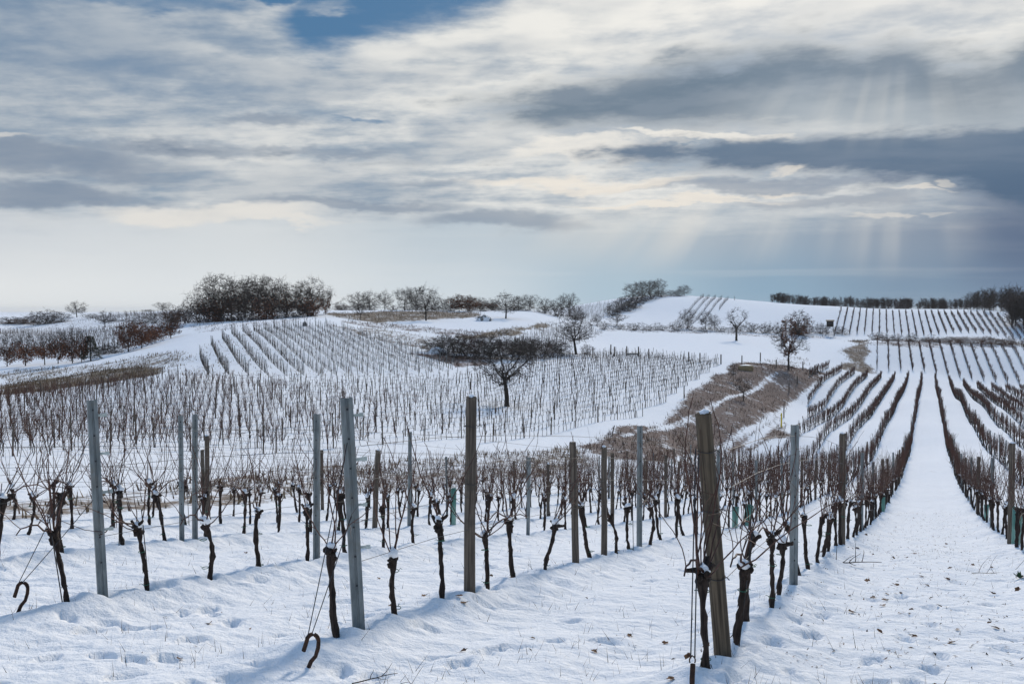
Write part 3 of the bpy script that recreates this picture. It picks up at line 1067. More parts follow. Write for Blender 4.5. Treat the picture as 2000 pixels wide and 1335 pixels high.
def trunk_mb(seed, sides=9, rings=15, mb=None):
    rs = np.random.default_rng(seed)
    mb = mb or MB()
    h = rs.uniform(0.64, 0.80)
    z = np.linspace(-0.12, h, rings)
    bend = rs.normal(0, 0.05, 2)
    tt = (z - z[0]) / (z[-1] - z[0])
    w = np.cumsum(rs.normal(0, 0.006, (rings, 2)), 0)
    p = np.stack([bend[0] * np.sin(tt * 2.6) + w[:, 0], bend[1] * np.sin(tt * 2.2) + w[:, 1], z], 1)
    r = 0.0235 + 0.007 * (1 - tt) ** 2 + 0.014 * np.exp(-((tt - 0.95) / 0.10) ** 2) + 0.004 * rs.normal(0, 1, rings)
    r[0] += .008
    mb.tube(p, r, sides, 0, True, 0.13, rs)
    top = p[-1]
    stubs = rs.integers(2, 5)
    for i in range(stubs):
        a = rs.uniform(0, 6.28)
        L = rs.uniform(0.06, 0.15)
        q = wobble(rs, top - [0, 0, rs.uniform(.0, .06)], (math.cos(a) * 0.9, math.sin(a) * 0.45, rs.uniform(.1, 1.0)), L, 4, 0.2)
        mb.tube(q, np.linspace(0.030, 0.016, 5), max(5, sides - 2), 0, True, 0.18, rs)
    for i in range(4):
        c = top + np.array([rs.normal(0, .026), rs.normal(0, .020), rs.uniform(-.09, .02)])
        k = rs.uniform(.022, .036)
        mb.tube(c + np.array([(0, 0, -k), (0, 0, -k * .5), (0, 0, k * .3), (rs.normal(0, .008), 0, k)]), [k * .5, k, k * .95, k * .35], max(5, sides - 2), 0, True, .16, rs)
    # shaggy bark strips
    if sides >= 8:
        for i in range(7):
            j = rs.integers(2, rings - 3)
            a = rs.uniform(0, 6.28)
            s = p[j] + np.array([math.cos(a), math.sin(a), 0]) * r[j] * 0.95
            q = wobble(rs, s, (math.cos(a) * .35, math.sin(a) * .35, -1), rs.uniform(.025, .06), 3, 0.12)
            mb.tube(q, [.004, .004, .003, .001], 3, 0)
    return mb, top, h


def cane_path(rs, start, n_=13):
    th = rs.uniform(-1.45, 1.45)
    L = rs.uniform(0.7, 1.45)
    d = (math.sin(th), rs.normal(0, 0.16), math.cos(th))
    return wobble(rs, start, d, L, n_, 0.10, rs.uniform(.03, .15) + 0.10 * abs(th), rs.uniform(0, 0.14))


def cane_mb(mb, rs, start, n_=13, sides=5, mat=0, r0=0.0062, lat=0.8):
    p = cane_path(rs, start, n_)
    r = np.linspace(r0, r0 * 0.42, len(p))
    if sides >= 5:
        r[1::2] *= 1.22
    mb.tube(p, r, sides, mat, False)
    k = rs.poisson(lat * 2)
    for i in range(k):
        j = rs.integers(2, len(p) - 2)
        q = wobble(rs, p[j], (rs.normal(0, 1), rs.normal(0, 0.5), rs.uniform(-0.2, 0.9)), rs.uniform(0.08, 0.38), 4, 0.15)
        mb.tube(q, np.linspace(r0 * 0.5, r0 * 0.22, 5), 3, mat, False)


def arm_mb(mb, rs, start, sides=5, mat=0):
    s = rs.choice([-1, 1])
    L = rs.uniform(0.35, 0.85)
    x = np.linspace(0, 1, 8)
    p = np.stack([s * L * x, rs.normal(0, .008, 8), 0.17 * np.sin(x * 2.4) + rs.normal(0, .008, 8)], 1) + start
    mb.tube(p, np.linspace(0.011, 0.006, 8), sides, mat, False)
    for i in range(rs.integers(2, 5)):
        cane_mb(mb, rs, p[rs.integers(2, 8)], 9, max(3, sides - 2), mat, 0.0048, 0.3)


TRUNKS = []
for i in range(14):
    mb, top, h = trunk_mb(100 + i)
    TRUNKS.append((mb.mesh('trunk', [M['bark']]), top))
CANES = []
for i in range(22):
    mb = MB()
    cane_mb(mb, np.random.default_rng(200 + i), np.zeros(3))
    CANES.append(mb.mesh('cane', [M['cane']]))
ARMS = []
for i in range(8):
    mb = MB()
    arm_mb(mb, np.random.default_rng(300 + i), np.zeros(3))
    ARMS.append(mb.mesh('arm', [M['cane']]))
SPRAYS = []
for i in range(12):
    mb = MB()
    rs = np.random.default_rng(400 + i)
    for j in range(rs.integers(10, 15)):
        cane_mb(mb, rs, np.array([rs.normal(0, .03), rs.normal(0, .03), rs.normal(-.02, .03)]), 9, 3, 0, 0.0075, 0.9)
    arm_mb(mb, rs, np.zeros(3), 4)
    SPRAYS.append(mb.mesh('canes', [M['cane']]))
SNOWCAPS = []
for i in range(6):
    rs = np.random.default_rng(500 + i)
    mb = MB()
    nu, nv = 10, 6
    a = np.linspace(0, 2 * np.pi, nu, endpoint=False)
    ring = []
    for j in range(nv):
        f = j / (nv - 1) * np.pi / 2
        rr = np.cos(f) * (1 + .16 * rs.standard_normal(nu))
        ring.append(np.stack([np.cos(a) * rr * 0.052, np.sin(a) * rr * 0.042, np.full(nu, np.sin(f) * 0.05) + .006 * rs.standard_normal(nu)], 1))
    ring.insert(0, ring[0] * [0.75, 0.75, 0] - [0, 0, 0.02])
    v = np.concatenate(ring)
    ii = np.arange(nv)[:, None] * nu
    jj = np.arange(nu)[None]
    q = np.stack([ii + jj, ii + (jj + 1) % nu, ii + nu + (jj + 1) % nu, ii + nu + jj], -1).reshape(-1, 4)
    mb.add(v, q)
    SNOWCAPS.append(mb.mesh('snow_cap', [M['snow']]))
mb = MB()
a = np.linspace(0, 2 * np.pi, 13)
mb.tube(np.stack([np.cos(a) * .036, np.sin(a) * .036, np.zeros(13)], 1), 0.004, 4, 0, False)
mb.tube([(.036, 0, 0), (.055, .01, .012), (.07, .0, .004)], .003, 4)
TIE = mb.mesh('tie', [M['tie']])
mb = MB()
mb.tube([(0, 0, -.2), (0, 0, .5), (0, 0, .98)], .006, 5)
STAKE = mb.mesh('support_stake', [M['wire']])

N_V = 300
vis = [v for v in VINES if -25 < px_of(v[1], v[2]) < 2025]
near_v = vis[:N_V]
far_v = vis[N_V:] + [v for v in VINES if not -25 < px_of(v[1], v[2]) < 2025 and v[0] > 25]
gzs = ground(np.array([v[1] for v in near_v]), np.array([v[2] for v in near_v]))
for i, (v, z) in enumerate(zip(near_v, gzs)):
    dist, x, y, h, style, row, no, _ = v
    pruned = style == 'pruned'
    lab = f'gnarled grapevine, {nth(no)} vine in {row}'
    t = thing('grapevine', lab, 'grapevine', (x, y, z), h + rng.normal(0, .15), 'vines along the rows')
    t.rotation_euler[0] = rng.normal(0, 0.07)
    t.rotation_euler[1] = rng.normal(0, 0.07)
    sc = rng.uniform(0.92, 1.08)
    t.scale = (sc, sc, sc)
    me, top = TRUNKS[int(rng.integers(len(TRUNKS)))]
    tk = link('trunk', me, t, (0, 0, 0))
    if rng.random() < 0.82:
        s = rng.uniform(0.9, 1.35)
        link('snow_cap', SNOWCAPS[int(rng.integers(6))], tk, (top[0], top[1], top[2] + .02), (rng.normal(0, .25), rng.normal(0, .25), rng.uniform(0, 6.28)), (s, s, s * rng.uniform(.7, 1.2)))
    if i < 90:
        for j in range(int(rng.integers(3, 9))):
            s = rng.uniform(0.8, 1.12)
            link('cane', CANES[int(rng.integers(len(CANES)))], t, (top[0] + rng.normal(0, .025), top[1] + rng.normal(0, .02), top[2] - .02 + rng.normal(0, .015)), (rng.normal(0, .12), 0, math.pi * int(rng.integers(2)) + rng.normal(0, .3)), (s, s, s))
        if rng.random() < 0.6:
            link('arm', ARMS[int(rng.integers(len(ARMS)))], t, (top[0], top[1], top[2]), (0, 0, rng.normal(0, .08)))
        if i < 60:
            for zz in (0.12, 0.5):
                if rng.random() < .6:
                    link('tie', TIE, tk, (0, 0, zz + rng.normal(0, .05)), (0, 0, rng.uniform(0, 6)))
            if rng.random() < .45:
                link('support_stake', STAKE, t, (rng.choice([-1, 1]) * .045, rng.normal(0, .02), 0), (rng.normal(0, .02), rng.normal(0, .02), 0))
    else:
        o = link('canes', SPRAYS[int(rng.integers(len(SPRAYS)))], t, (top[0], top[1], top[2]), (0, 0, math.pi * int(rng.integers(2))))
        o['kind'] = 'stuff'


# the remaining vines, too many and too far to single out
def bake(items, templates, pick):
    """items: list of (x,y,z,heading,scale); templates: list of MB.arrays()"""
    V_, Q_, T_, QM_, TM_, n0 = [], [], [], [], [], 0
    groups = {}
    for it, p in zip(items, pick):
        groups.setdefault(p, []).append(it)
    for p, its in groups.items():
        v, q, t, qm, tm = templates[p]
        its = np.array(its, float)
        c, s = np.cos(its[:, 3]), np.sin(its[:, 3])
        sc = its[:, 4][:, None]
        lx, ly = (its[:, 5][:, None], its[:, 6][:, None]) if its.shape[1] > 5 else (0.0, 0.0)
        X = v[None, :, 2] * sc * lx + (v[None, :, 0] * c[:, None] - v[None, :, 1] * s[:, None]) * sc + its[:, 0][:, None]
        Y = v[None, :, 2] * sc * ly + (v[None, :, 0] * s[:, None] + v[None, :, 1] * c[:, None]) * sc + its[:, 1][:, None]
        Z = v[None, :, 2] * sc + its[:, 2][:, None]
        k = len(its)
        off = (np.arange(k) * len(v))[:, None, None] + n0
        V_.append(np.stack([X, Y, Z], -1).reshape(-1, 3))
        if len(q):
            Q_.append((q[None] + off).reshape(-1, 4))
            QM_.append(np.tile(qm, k))
        if len(t):
            T_.append((t[None] + off).reshape(-1, 3))
            TM_.append(np.tile(tm, k))
        n0 += k * len(v)
    cat = lambda l, w: np.concatenate(l) if l else np.zeros((0, w) if w else 0, np.int64)
    return np.concatenate(V_), cat(Q_, 4), cat(T_, 3), cat(QM_, 0), cat(TM_, 0)


def far_vine(seed, style, lod):
    rs = np.random.default_rng(seed)
    mb = MB()
    h = {'tall': 0.72, 'pruned': 0.85, 'mid': 0.7}[style] * rs.uniform(.9, 1.1)
    nr = 4 if lod < 2 else 3
    p = np.stack([rs.normal(0, .03, nr), rs.normal(0, .03, nr), np.linspace(-.1, h, nr)], 1)
    rr = {0: .027, 1: .026, 2: .04}[lod]
    rad = np.full(nr, rr)
    rad[-1] = rr * 1.5
    mb.tube(p, rad, 4 if lod < 2 else 3, 0, lod < 2)
    top = p[-1]
    if style == 'pruned':
        for s in (-1, 1):
            if rs.random() < .85:
                q = np.stack([s * np.array([0, .18, rs.uniform(.38, .56)]), rs.normal(0, .02, 3), np.array([0, .05, .02])], 1) + top
                mb.tube(q, np.array([.022, .017, .012]) * (1 if lod < 2 else 1.4), 3, 0, False)
        for j in range(rs.integers(0, 3)):
            q = np.stack([[0, rs.normal(0, .12)], [0, rs.normal(0, .1)], [0, rs.uniform(.2, .75)]], 1) + top
            mb.tube(q, [.012, .008], 3, 1, False)
        # thin planting stake
        if rs.random() < .7:
            q = np.array([(.06, 0, -.1), (.06 + rs.normal(0, .05), rs.normal(0, .05), rs.uniform(1.1, 1.55))])
            mb.tube(q, [.014, .014], 3, 2, False)
        return mb.arrays()
    nc = {0: 13, 1: 14, 2: 12}[lod] if style == 'tall' else {0: 6, 1: 4, 2: 3}[lod]
    if style == 'mid':
        mb.tube(np.array([(.08, 0, -.1), (.08 + rs.normal(0, .06), rs.normal(0, .06), rs.uniform(1.4, 1.95))]), [.014, .013], 3, 2, False)
    for j in range(nc):
        th = rs.uniform(-1.0, 1.0)
        L = rs.uniform(0.8, 1.35)
        k = {0: 4, 1: 3, 2: 2}[lod]
        t = np.linspace(0, 1, k)
        bx = math.sin(th) * L * (0.55 * t + .1 * np.sin(t * 3)) + rs.normal(0, .05, k) * (t > 0)
        q = np.stack([bx, rs.normal(0, .07 if lod < 2 else .15, k) * (t > 0), L * t * math.cos(th * .6)], 1) + top
        mb.tube(q, np.linspace(.0075, .0045, k) * ((1.0, 1.25, 2.6)[lod] if style == 'tall' else (.85, .8, 1.1)[lod]), 3, 1, False)
    if lod < 2:
        s = rs.choice([-1, 1])
        mb.tube(np.array([(0, 0, 0), (.3 * s, 0, .12), (.75 * s, 0, .08)]) + top, [.014, .01, .008], 3, 1, False)
    if lod == 0 and rs.random() < .7:
        mb.tube(np.array([(0, 0, -.01), (0, 0, .03), (0, 0, .05)]) + top, [.045, .05, .02], 5, 3)
    return mb.arrays()


tmpl, keys = [], {}
for st in ('tall', 'pruned', 'mid'):
    for lod in range(3):
        for i in range(7):
            keys[(st, lod, i)] = len(tmpl)
            tmpl.append(far_vine(1000 + len(tmpl), st, lod))
X = np.array([v[1] for v in far_v])
Y = np.array([v[2] for v in far_v])
Z = ground(X, Y)
items, pick = [], []
for v, z in zip(far_v, Z):
    lod = 0 if v[0] < 55 else 1 if v[0] < 150 else 2
    items.append((v[1], v[2], z, v[3] + math.pi * int(rng.integers(2)) + rng.normal(0, .1), rng.uniform(.72, 1.12) if v[4] != 'tall' or v[0] > 200 else rng.uniform(.82, 1.12), rng.normal(0, .06), rng.normal(0, .06)))
    pick.append(keys[(v[4], lod, int(rng.integers(7)))])
arr = bake(items, tmpl, pick)
o = link('vineyard_vines', make_mesh('vineyard_vines', *arr, [M['bark'], M['cane'], M['wood'], M['snow']]))
tag(o, 'bare vines filling the rows of the farther vineyards', 'vines', kind='stuff')
print('far vine faces', len(arr[1]), len(arr[2]))


# ------------------------------------------------------------------ posts
def metal_post(h, w):
    """rolled steel channel with folded lips"""
    mb = MB()
    t, d, lip = 0.004, w * 0.62, w * 0.2
    prof = np.array([(-w / 2 + lip, d), (-w / 2, d), (-w / 2, 0), (-w * .12, 0), (-w * .06, .009), (w * .06, .009), (w * .12, 0), (w / 2, 0), (w / 2, d), (w / 2 - lip, d),
                     (w / 2 - lip, d - t), (w / 2 - t, d - t), (w / 2 - t, t), (w * .12 - t, t), (w * .06, .009 + t), (-w * .06, .009 + t), (-w * .12 + t, t), (-w / 2 + t, t), (-w / 2 + t, d - t), (-w / 2 + lip, d - t)])
    prof[:, 1] -= d / 2
    n_ = len(prof)
    v = np.concatenate([np.column_stack([prof, np.full(n_, -.3)]), np.column_stack([prof, np.full(n_, h)])])
    q = [(i, (i + 1) % n_, n_ + (i + 1) % n_, n_ + i) for i in range(n_)]
    half = n_ // 2
    caps = [(n_ + i, n_ + i + 1, n_ + (n_ - 2 - i), n_ + (n_ - 1 - i)) for i in range(half - 1)]
    mb.add(v, q + caps)
    return mb


def wood_post(h, r, seed, square=False):
    rs = np.random.default_rng(seed)
    mb = MB()
    n_ = 14 if not square else 12
    a = np.linspace(0, 2 * np.pi, n_, endpoint=False) + 0.26
    rad = np.ones(n_) * (1 + rs.normal(0, .035, n_))
    if square:
        rad = 1.0 / np.maximum(np.abs(np.cos(a - .26 + .5)), np.abs(np.sin(a - .26 + .5))) * .92
        rad = np.minimum(rad, 1.22) * (1 + rs.normal(0, .012, n_))
    zs = [-.3, 0, h * .33, h * .66, h - .05, h - .012, h]
    rings = []
    for k, z in enumerate(zs):
        f = (1.05, 1.04, 1.0, .98, .96, .95, .90)[k]
        off = rs.normal(0, .004, 2)
        rings.append(np.stack([np.cos(a) * rad * r * f + off[0], np.sin(a) * rad * r * f + off[1], np.full(n_, z) + (rs.normal(0, .006, n_) if z == h else 0)], 1))
    v = np.concatenate(rings + [np.array([[0, 0, h - .004]])])
    i = np.arange(len(zs) - 1)[:, None] * n_
    j = np.arange(n_)[None]
    q = np.stack([i + j, i + (j + 1) % n_, i + n_ + (j + 1) % n_, i + n_ + j], -1).reshape(-1, 4)
    e = (len(zs) - 1) * n_
    t = [(e + k, e + (k + 1) % n_, len(v) - 1) for k in range(n_)]
    mb.add(v, q, t)
    return mb


def disc_mb(r, th, n_=10):
    mb = MB()
    a = np.linspace(0, 2 * np.pi, n_, endpoint=False)
    lo = np.stack([np.cos(a) * r, np.zeros(n_), np.sin(a) * r], 1)
    v = np.concatenate([lo, lo - [0, th, 0], [[0, -th, 0]]])
    q = [(i, (i + 1) % n_, n_ + (i + 1) % n_, n_ + i) for i in range(n_)]
    t = [(n_ + i, n_ + (i + 1) % n_, 2 * n_) for i in range(n_)]
    mb.add(v, q, t)
    return mb


HOLE = disc_mb(0.009, 0.0015).mesh('bolt_hole', [M['wire']], False)
mb = MB()
mb.box((0, -.010, -.012), (.065, -.006, .012))
mb.box((.045, -.016, -.016), (.085, -.002, .016))
CLIP = mb.mesh('wire_clip', [M['clip']], False)
POSTMESH = {}
for i in range(5):
    POSTMESH[('metal', i)] = metal_post(2.0, 0.085).mesh('shaft', [M['metal']], False)
    POSTMESH[('wood', i)] = wood_post(2.0, 0.055, 40 + i).mesh('shaft', [M['wood']], True)
N_P = 300
visp = [p for p in POSTS if -25 < px_of(p[1], p[2]) < 2025]
near_p = visp[:N_P]
far_p = visp[N_P:] + [p for p in POSTS if not -25 < px_of(p[1], p[2]) < 2025 and p[0] > 25]
pz = ground(np.array([p[1] for p in near_p]), np.array([p[2] for p in near_p]))
KINDNAME = {'metal': 'grey metal trellis post', 'wood': 'weathered wooden trellis post', 'wood_old': 'thick yellowed wooden post', 'wood_square': 'thick square wooden post'}
HERO_LABEL = {(0, 1): 'thick leaning wooden end post with snow on top beside the snowy track', (-1, 1): 'leaning grey metal end post with pale wire clips beside rusty hook',
              (-1, 2): 'thick square wooden post with snow edged top in the middle foreground', (-2, 1): 'tall grey metal end post with pale clips at far left foreground'}
POST_OBJ = {}
for p, z in zip(near_p, pz):
    dist, x, y, h, kind, row, no, spec = p
    d, st, H, w, lean = spec
    key = None
    for k, lst in HERO_POSTS.items():
        for j, s_ in enumerate(lst):
            if s_ is spec:
                key = (k, j + 1)
    lab = HERO_LABEL.get(key) or f'{KINDNAME[st]}, {nth(no)} in {row}'
    facing = math.atan2(x, y)
    t = thing('trellis_post', lab, 'post', (x, y, z), -facing + rng.normal(0, .25), 'posts along the vine rows')
    # lean: x to the right of the view, y away
    t.rotation_euler = (math.atan2(-lean[1], H), math.atan2(lean[0], H), t.rotation_euler[2] if st == 'metal' else rng.uniform(0, 6))
    if key:
        me = (metal_post(H, w) if st == 'metal' else wood_post(H, w, 77 + no, st == 'wood_square')).mesh('shaft', [M[{'metal': 'metal', 'wood': 'wood', 'wood_old': 'wood_old', 'wood_square': 'wood'}[st]]], st != 'metal')
        if st == 'wood_square':
            t.rotation_euler[2] = 0.35
        if st == 'wood_old':
            t.rotation_euler[2] = 0.0
        shaft = link('shaft', me, t)
        POST_OBJ[key] = t
    else:
        wood = st.startswith('wood')
        me = POSTMESH[('wood' if wood else 'metal', int(rng.integers(5)))]
        link('shaft', me, t, None, None, (w / (.055 if wood else .085), w / (.055 if wood else .085), H / 2.0))
    if st == 'metal' and dist < 19:
        for zz in np.arange(H - .1, .25, -.26):
            link('bolt_hole', HOLE, shaft if key else t, (0, -w * .31 - .0005, zz))
    if st == 'metal' and key in ((-1, 1), (-2, 1)):
        for zz in (H - .16, H - .55, H - .95, H - 1.33):
            s = rng.uniform(.9, 1.3)
            link('wire_clip', CLIP, shaft, (w / 2, 0, zz), (rng.normal(0, .1), rng.normal(0, .06), 0), (s, s, s))
    if st.startswith('wood') and dist < 40 and rng.random() < .6 or key in ((0, 1), (-1, 2)):
        s = w / .052 * .8
        link('snow_cap', SNOWCAPS[int(rng.integers(6))], t, (w * .25, 0, H - .008), (0, 0.1, rng.uniform(0, 6)), (s, s, .7))
    if st.startswith('wood') and dist < 13:
        for zz in (H - .30, H - .78, H - 1.32) if st == 'wood_old' else (H - .32, H - .95):
            mb = MB()
            a = np.linspace(0, 2 * np.pi, 25)
            rr = w * (1.10 if st == 'wood_old' else 1.24)
            mb.tube(np.stack([np.cos(a) * rr, np.sin(a) * rr, .006 * np.sin(a * 2)], 1), .0035, 5, 0, False)
            mb.tube([(rr, 0, 0), (rr + .02, -.01, .012), (rr + .045, -.02, -.004)], .004, 5)
            link('wire_loop', mb.mesh('wire_loop', [M['wire']]), shaft if key else t, (0, 0, zz), (0.05, 0.04, rng.uniform(-.6, .3)))
# the rest of the posts
tm = []
for i in range(4):
    mb = MB()
    mb.tube(np.array([(0, 0, -.2), (0, 0, .9), (rng.normal(0, .05), rng.normal(0, .05), 1.9)]), [.05, .05, .046], 4 if i % 2 else 5, i % 2)
    tm.append(mb.arrays())
X = np.array([p[1] for p in far_p]); Y = np.array([p[2] for p in far_p]); Z = ground(X, Y)
items = [(p[1], p[2], z, rng.uniform(0, 6.28), p[7][2] / 1.9, rng.normal(0, .05), rng.normal(0, .05)) for p, z in zip(far_p, Z)]
pick = [int(rng.integers(2)) * 2 + (1 if p[4] == 'metal' else 0) for p in far_p]
arr = bake(items, tm, pick)
o = link('vineyard_posts', make_mesh('vineyard_posts', *arr, [M['wood'], M['metal']], True))
tag(o, 'small trellis posts standing in the rows of the farther vineyards', 'posts', kind='stuff')


# ------------------------------------------------------------------ trellis wires along the near rows
for k in range(-5, 3):
    d0 = {0: 7.9, 1: 20.8, 2: 54, -1: 8.74, -2: 10.1}.get(k, ROW_ENDS[k][0][0])
    ds = np.arange(d0, d0 + 46, 1.35)
    xs = ROW_M * ds + ROW_C + ROW_S * k
    zz = ground(xs, ds)
    for lev, hh in enumerate((0.84, 1.2, 1.55, 1.86)):
        mb = MB()
        sag = 0.012 * np.sin(np.arange(len(ds)) * 1.4)
        # a taut wire follows the line between posts, not every bump of the snow
        zl = np.convolve(np.pad(zz, 4, mode='edge'), np.ones(9) / 9, 'valid') + hh + sag
        mb.tube(np.stack([xs + .03, ds, zl], 1), 0.0030, 3, 0, False)
        o = mb.build('trellis_wire', M['steel_wire'])
        tag(o, f'{["lowest", "second lowest", "third", "topmost"][lev]} trellis wire of {row_name(k)}', 'wire', 'trellis wires')


# ------------------------------------------------------------------ anchors and guy wires
def guy(name, label, p0, p1, r=0.004):
    mb = MB()
    p0, p1 = np.array(p0), np.array(p1)
    t = np.linspace(0, 1, 6)[:, None]
    pts_ = p0 * (1 - t) + p1 * t
    pts_[:, 2] -= 0.012 * np.sin(t[:, 0] * np.pi)
    mb.tube(pts_, r, 5, 0, False)
    tag(mb.build(name, M['wire']), label, 'wire', 'anchor wires')


def hook(px, py, label, rz):
    x, y = on_ground(px, py)
    z = gz(x, y)
    a = np.linspace(0, np.pi, 10)
    leg = [(-.05, 0, -.2), (-.03, 0, -.02), (-.012, .01, .05), (.022, .0, .10), (.034, 0, .17)]
    arc = [(-.014 + .046 * math.cos(q), 0.0, .215 + .052 * math.sin(q)) for q in a]
    tail = [(-.068, 0, .17), (-.078, .006, .125)]
    mb = MB()
    mb.tube(leg + arc + tail, .0165, 8, 0, True, 0.06, np.random.default_rng(5))
    o = mb.build('anchor_hook', M['rust'])
    o.location = (x, y, z)
    o.rotation_euler = (0, 0.12, rz)
    tag(o, label, 'hook', 'row anchors')
    return np.array([x, y, z])


h1 = hook(42, 1186, 'bent rusty iron hook in the snow at far left', 0.15)
h2 = hook(608, 1276, 'bent rusty iron hook in the snow before the leaning metal post', -0.1)


def post_point(key, zz):
    t = POST_OBJ[key]
    m4 = Matrix.Translation(t.location) @ t.rotation_euler.to_matrix().to_4x4()
    return m4 @ Vector((0, 0, zz))


for hk, key, nm in ((h1, (-2, 1), 'far left'), (h2, (-1, 1), 'nearer')):
    top = hk + [-.014, 0, .262]
    guy('anchor_wire', f'upper guy wire from the {nm} rusty hook to its metal post', top + [-.01, 0, 0], post_point(key, 1.72))
    guy('anchor_wire', f'lower guy wire from the {nm} rusty hook to its metal post', top + [.015, 0, -.005], post_point(key, 1.05))
ax, ay = on_ground(1352, 1338)
az_ = gz(ax, ay)
mb = MB()
mb.tube([(0, 0, -.3), (0, 0, .1), (.004, 0, .20)], .017, 8, 0, True, .05, np.random.default_rng(2))
a = np.linspace(-.6, np.pi + .6, 12)
mb.tube(np.stack([.02 * np.cos(a), np.zeros(12), .225 + .03 * np.sin(a)], 1), .005, 6)
o = mb.build('anchor_rod', M['rust'])
o.location = (ax, ay, az_)
tag(o, 'dark iron anchor rod with wire eye before the leaning wooden post', 'anchor rod')
guy('anchor_wire', 'left strand of the guy wire to the leaning wooden post', (ax - .012, ay, az_ + .24), post_point((0, 1), 1.70) + Vector((-.085, -.02, 0)), .005)
guy('anchor_wire', 'right strand of the guy wire to the leaning wooden post', (ax + .016, ay, az_ + .24), post_point((0, 1), 1.66) + Vector((-.07, -.05, 0)), .005)


# ------------------------------------------------------------------ plastic vine guards
def guard(k, d, h, r, label, tilt=0.0):
    x = ROW_M * d + ROW_C + ROW_S * k + 0.06
    z = gz(x, d)
    mb = MB()
    a = np.linspace(0, 2 * np.pi, 12, endpoint=False)
    rs = np.random.default_rng(int(d * 10))
    rings = [np.stack([np.cos(a) * r * f, np.sin(a) * r * f, np.full(12, zz) + (rs.normal(0, .01, 12) if zz > 0 else 0)], 1) for zz, f in ((-.05, .82), (h * .5, .92), (h, 1.05))]
    inner = [np.stack([np.cos(a) * r * f * .96, np.sin(a) * r * f * .96, np.full(12, zz)], 1) for zz, f in ((h - .004, 1.05), (h * .5, .92))]
    v = np.concatenate(rings + inner)
    i = np.arange(4)[:, None] * 12
    j = np.arange(12)[None]
    mb.add(v, np.stack([i + j, i + (j + 1) % 12, i + 12 + (j + 1) % 12, i + 12 + j], -1).reshape(-1, 4))
    o = mb.build('vine_guard', M['plastic'])
    o.location = (x, d, z)
    o.rotation_euler = (0, tilt, 0)
    tag(o, label, 'vine guard', 'plastic vine guards')


guard(-1, 25.6, .55, .09, 'pale teal plastic vine guard in the second row left of the track', .03)
guard(-1, 27.2, .58, .11, 'wide leaning teal vine guard in the second row left of the track', .16)
guard(0, 35.5, .6, .07, 'dark green plastic vine guard in the row left of the track', 0)
guard(1, 20.35, .75, .10, 'teal plastic vine guard at the right edge beside the wooden post', .05)
guard(1, 30.5, .5, .07, 'pale plastic vine guard among vines right of the track', 0)
guard(-3, 24.6, .9, .07, 'pale teal plastic sleeve around a vine in the fourth row', 0)


# ------------------------------------------------------------------ trees
def add_twigs(mb, a, b_, r0, r1, mat=0):
    """many straight three-sided twigs at once"""
    t = b_ - a
    t = t / (np.linalg.norm(t, axis=1)[:, None] + 1e-12)
    u = np.cross(t, np.array([0.31, 0.17, 0.93]))
    u /= np.linalg.norm(u, axis=1)[:, None] + 1e-12
    w_ = np.cross(t, u)
    rings = []
    for p, r in ((a, r0), (b_, r1)):
        for k in range(3):
            q = 2 * np.pi * k / 3
            rings.append(p + r * (math.cos(q) * u + math.sin(q) * w_))
    v = np.stack(rings, 1).reshape(-1, 3)
    o = np.arange(len(a))[:, None, None] * 6
    q = np.array([(0, 1, 4, 3), (1, 2, 5, 4), (2, 0, 3, 5)])[None] + o
    mb.add(v, q.reshape(-1, 4), None, mat)


CROWN = {   # outline of the crown (height, half width), leader top, limbs, boughs, branches, twigs, girth
    'round': ([(.08, .06), (.20, .33), (.42, .47), (.62, .50), (.80, .41), (.93, .24), (1.0, .06)], .72, 14, 90, 430, 3000, .020),
    'upright': ([(.10, .05), (.28, .24), (.52, .40), (.74, .50), (.90, .38), (1.0, .14)], .74, 13, 90, 430, 3000, .020),
    'goblet': ([(.24, .05), (.36, .30), (.48, .45), (.64, .50), (.80, .43), (.92, .29), (1.0, .10)], .36, 9, 90, 420, 3000, .030),
    'spread': ([(.16, .06), (.26, .33), (.40, .48), (.58, .50), (.77, .42), (.92, .23), (1.0, .06)], .42, 11, 90, 400, 2600, .026),
    'pollard': ([(.30, .05), (.42, .28), (.60, .45), (.80, .50), (.92, .36), (1.0, .15)], .40, 9, 50, 200, 700, .045),
    'bush': ([(0, .30), (.2, .46), (.5, .50), (.75, .40), (.92, .20), (1.0, .06)], 0, 16, 60, 300, 1900, .010),
    'low': ([(0, .30), (.2, .46), (.5, .50), (.75, .42), (.92, .24), (1.0, .08)], 0, 9, 30, 110, 600, .010),
}


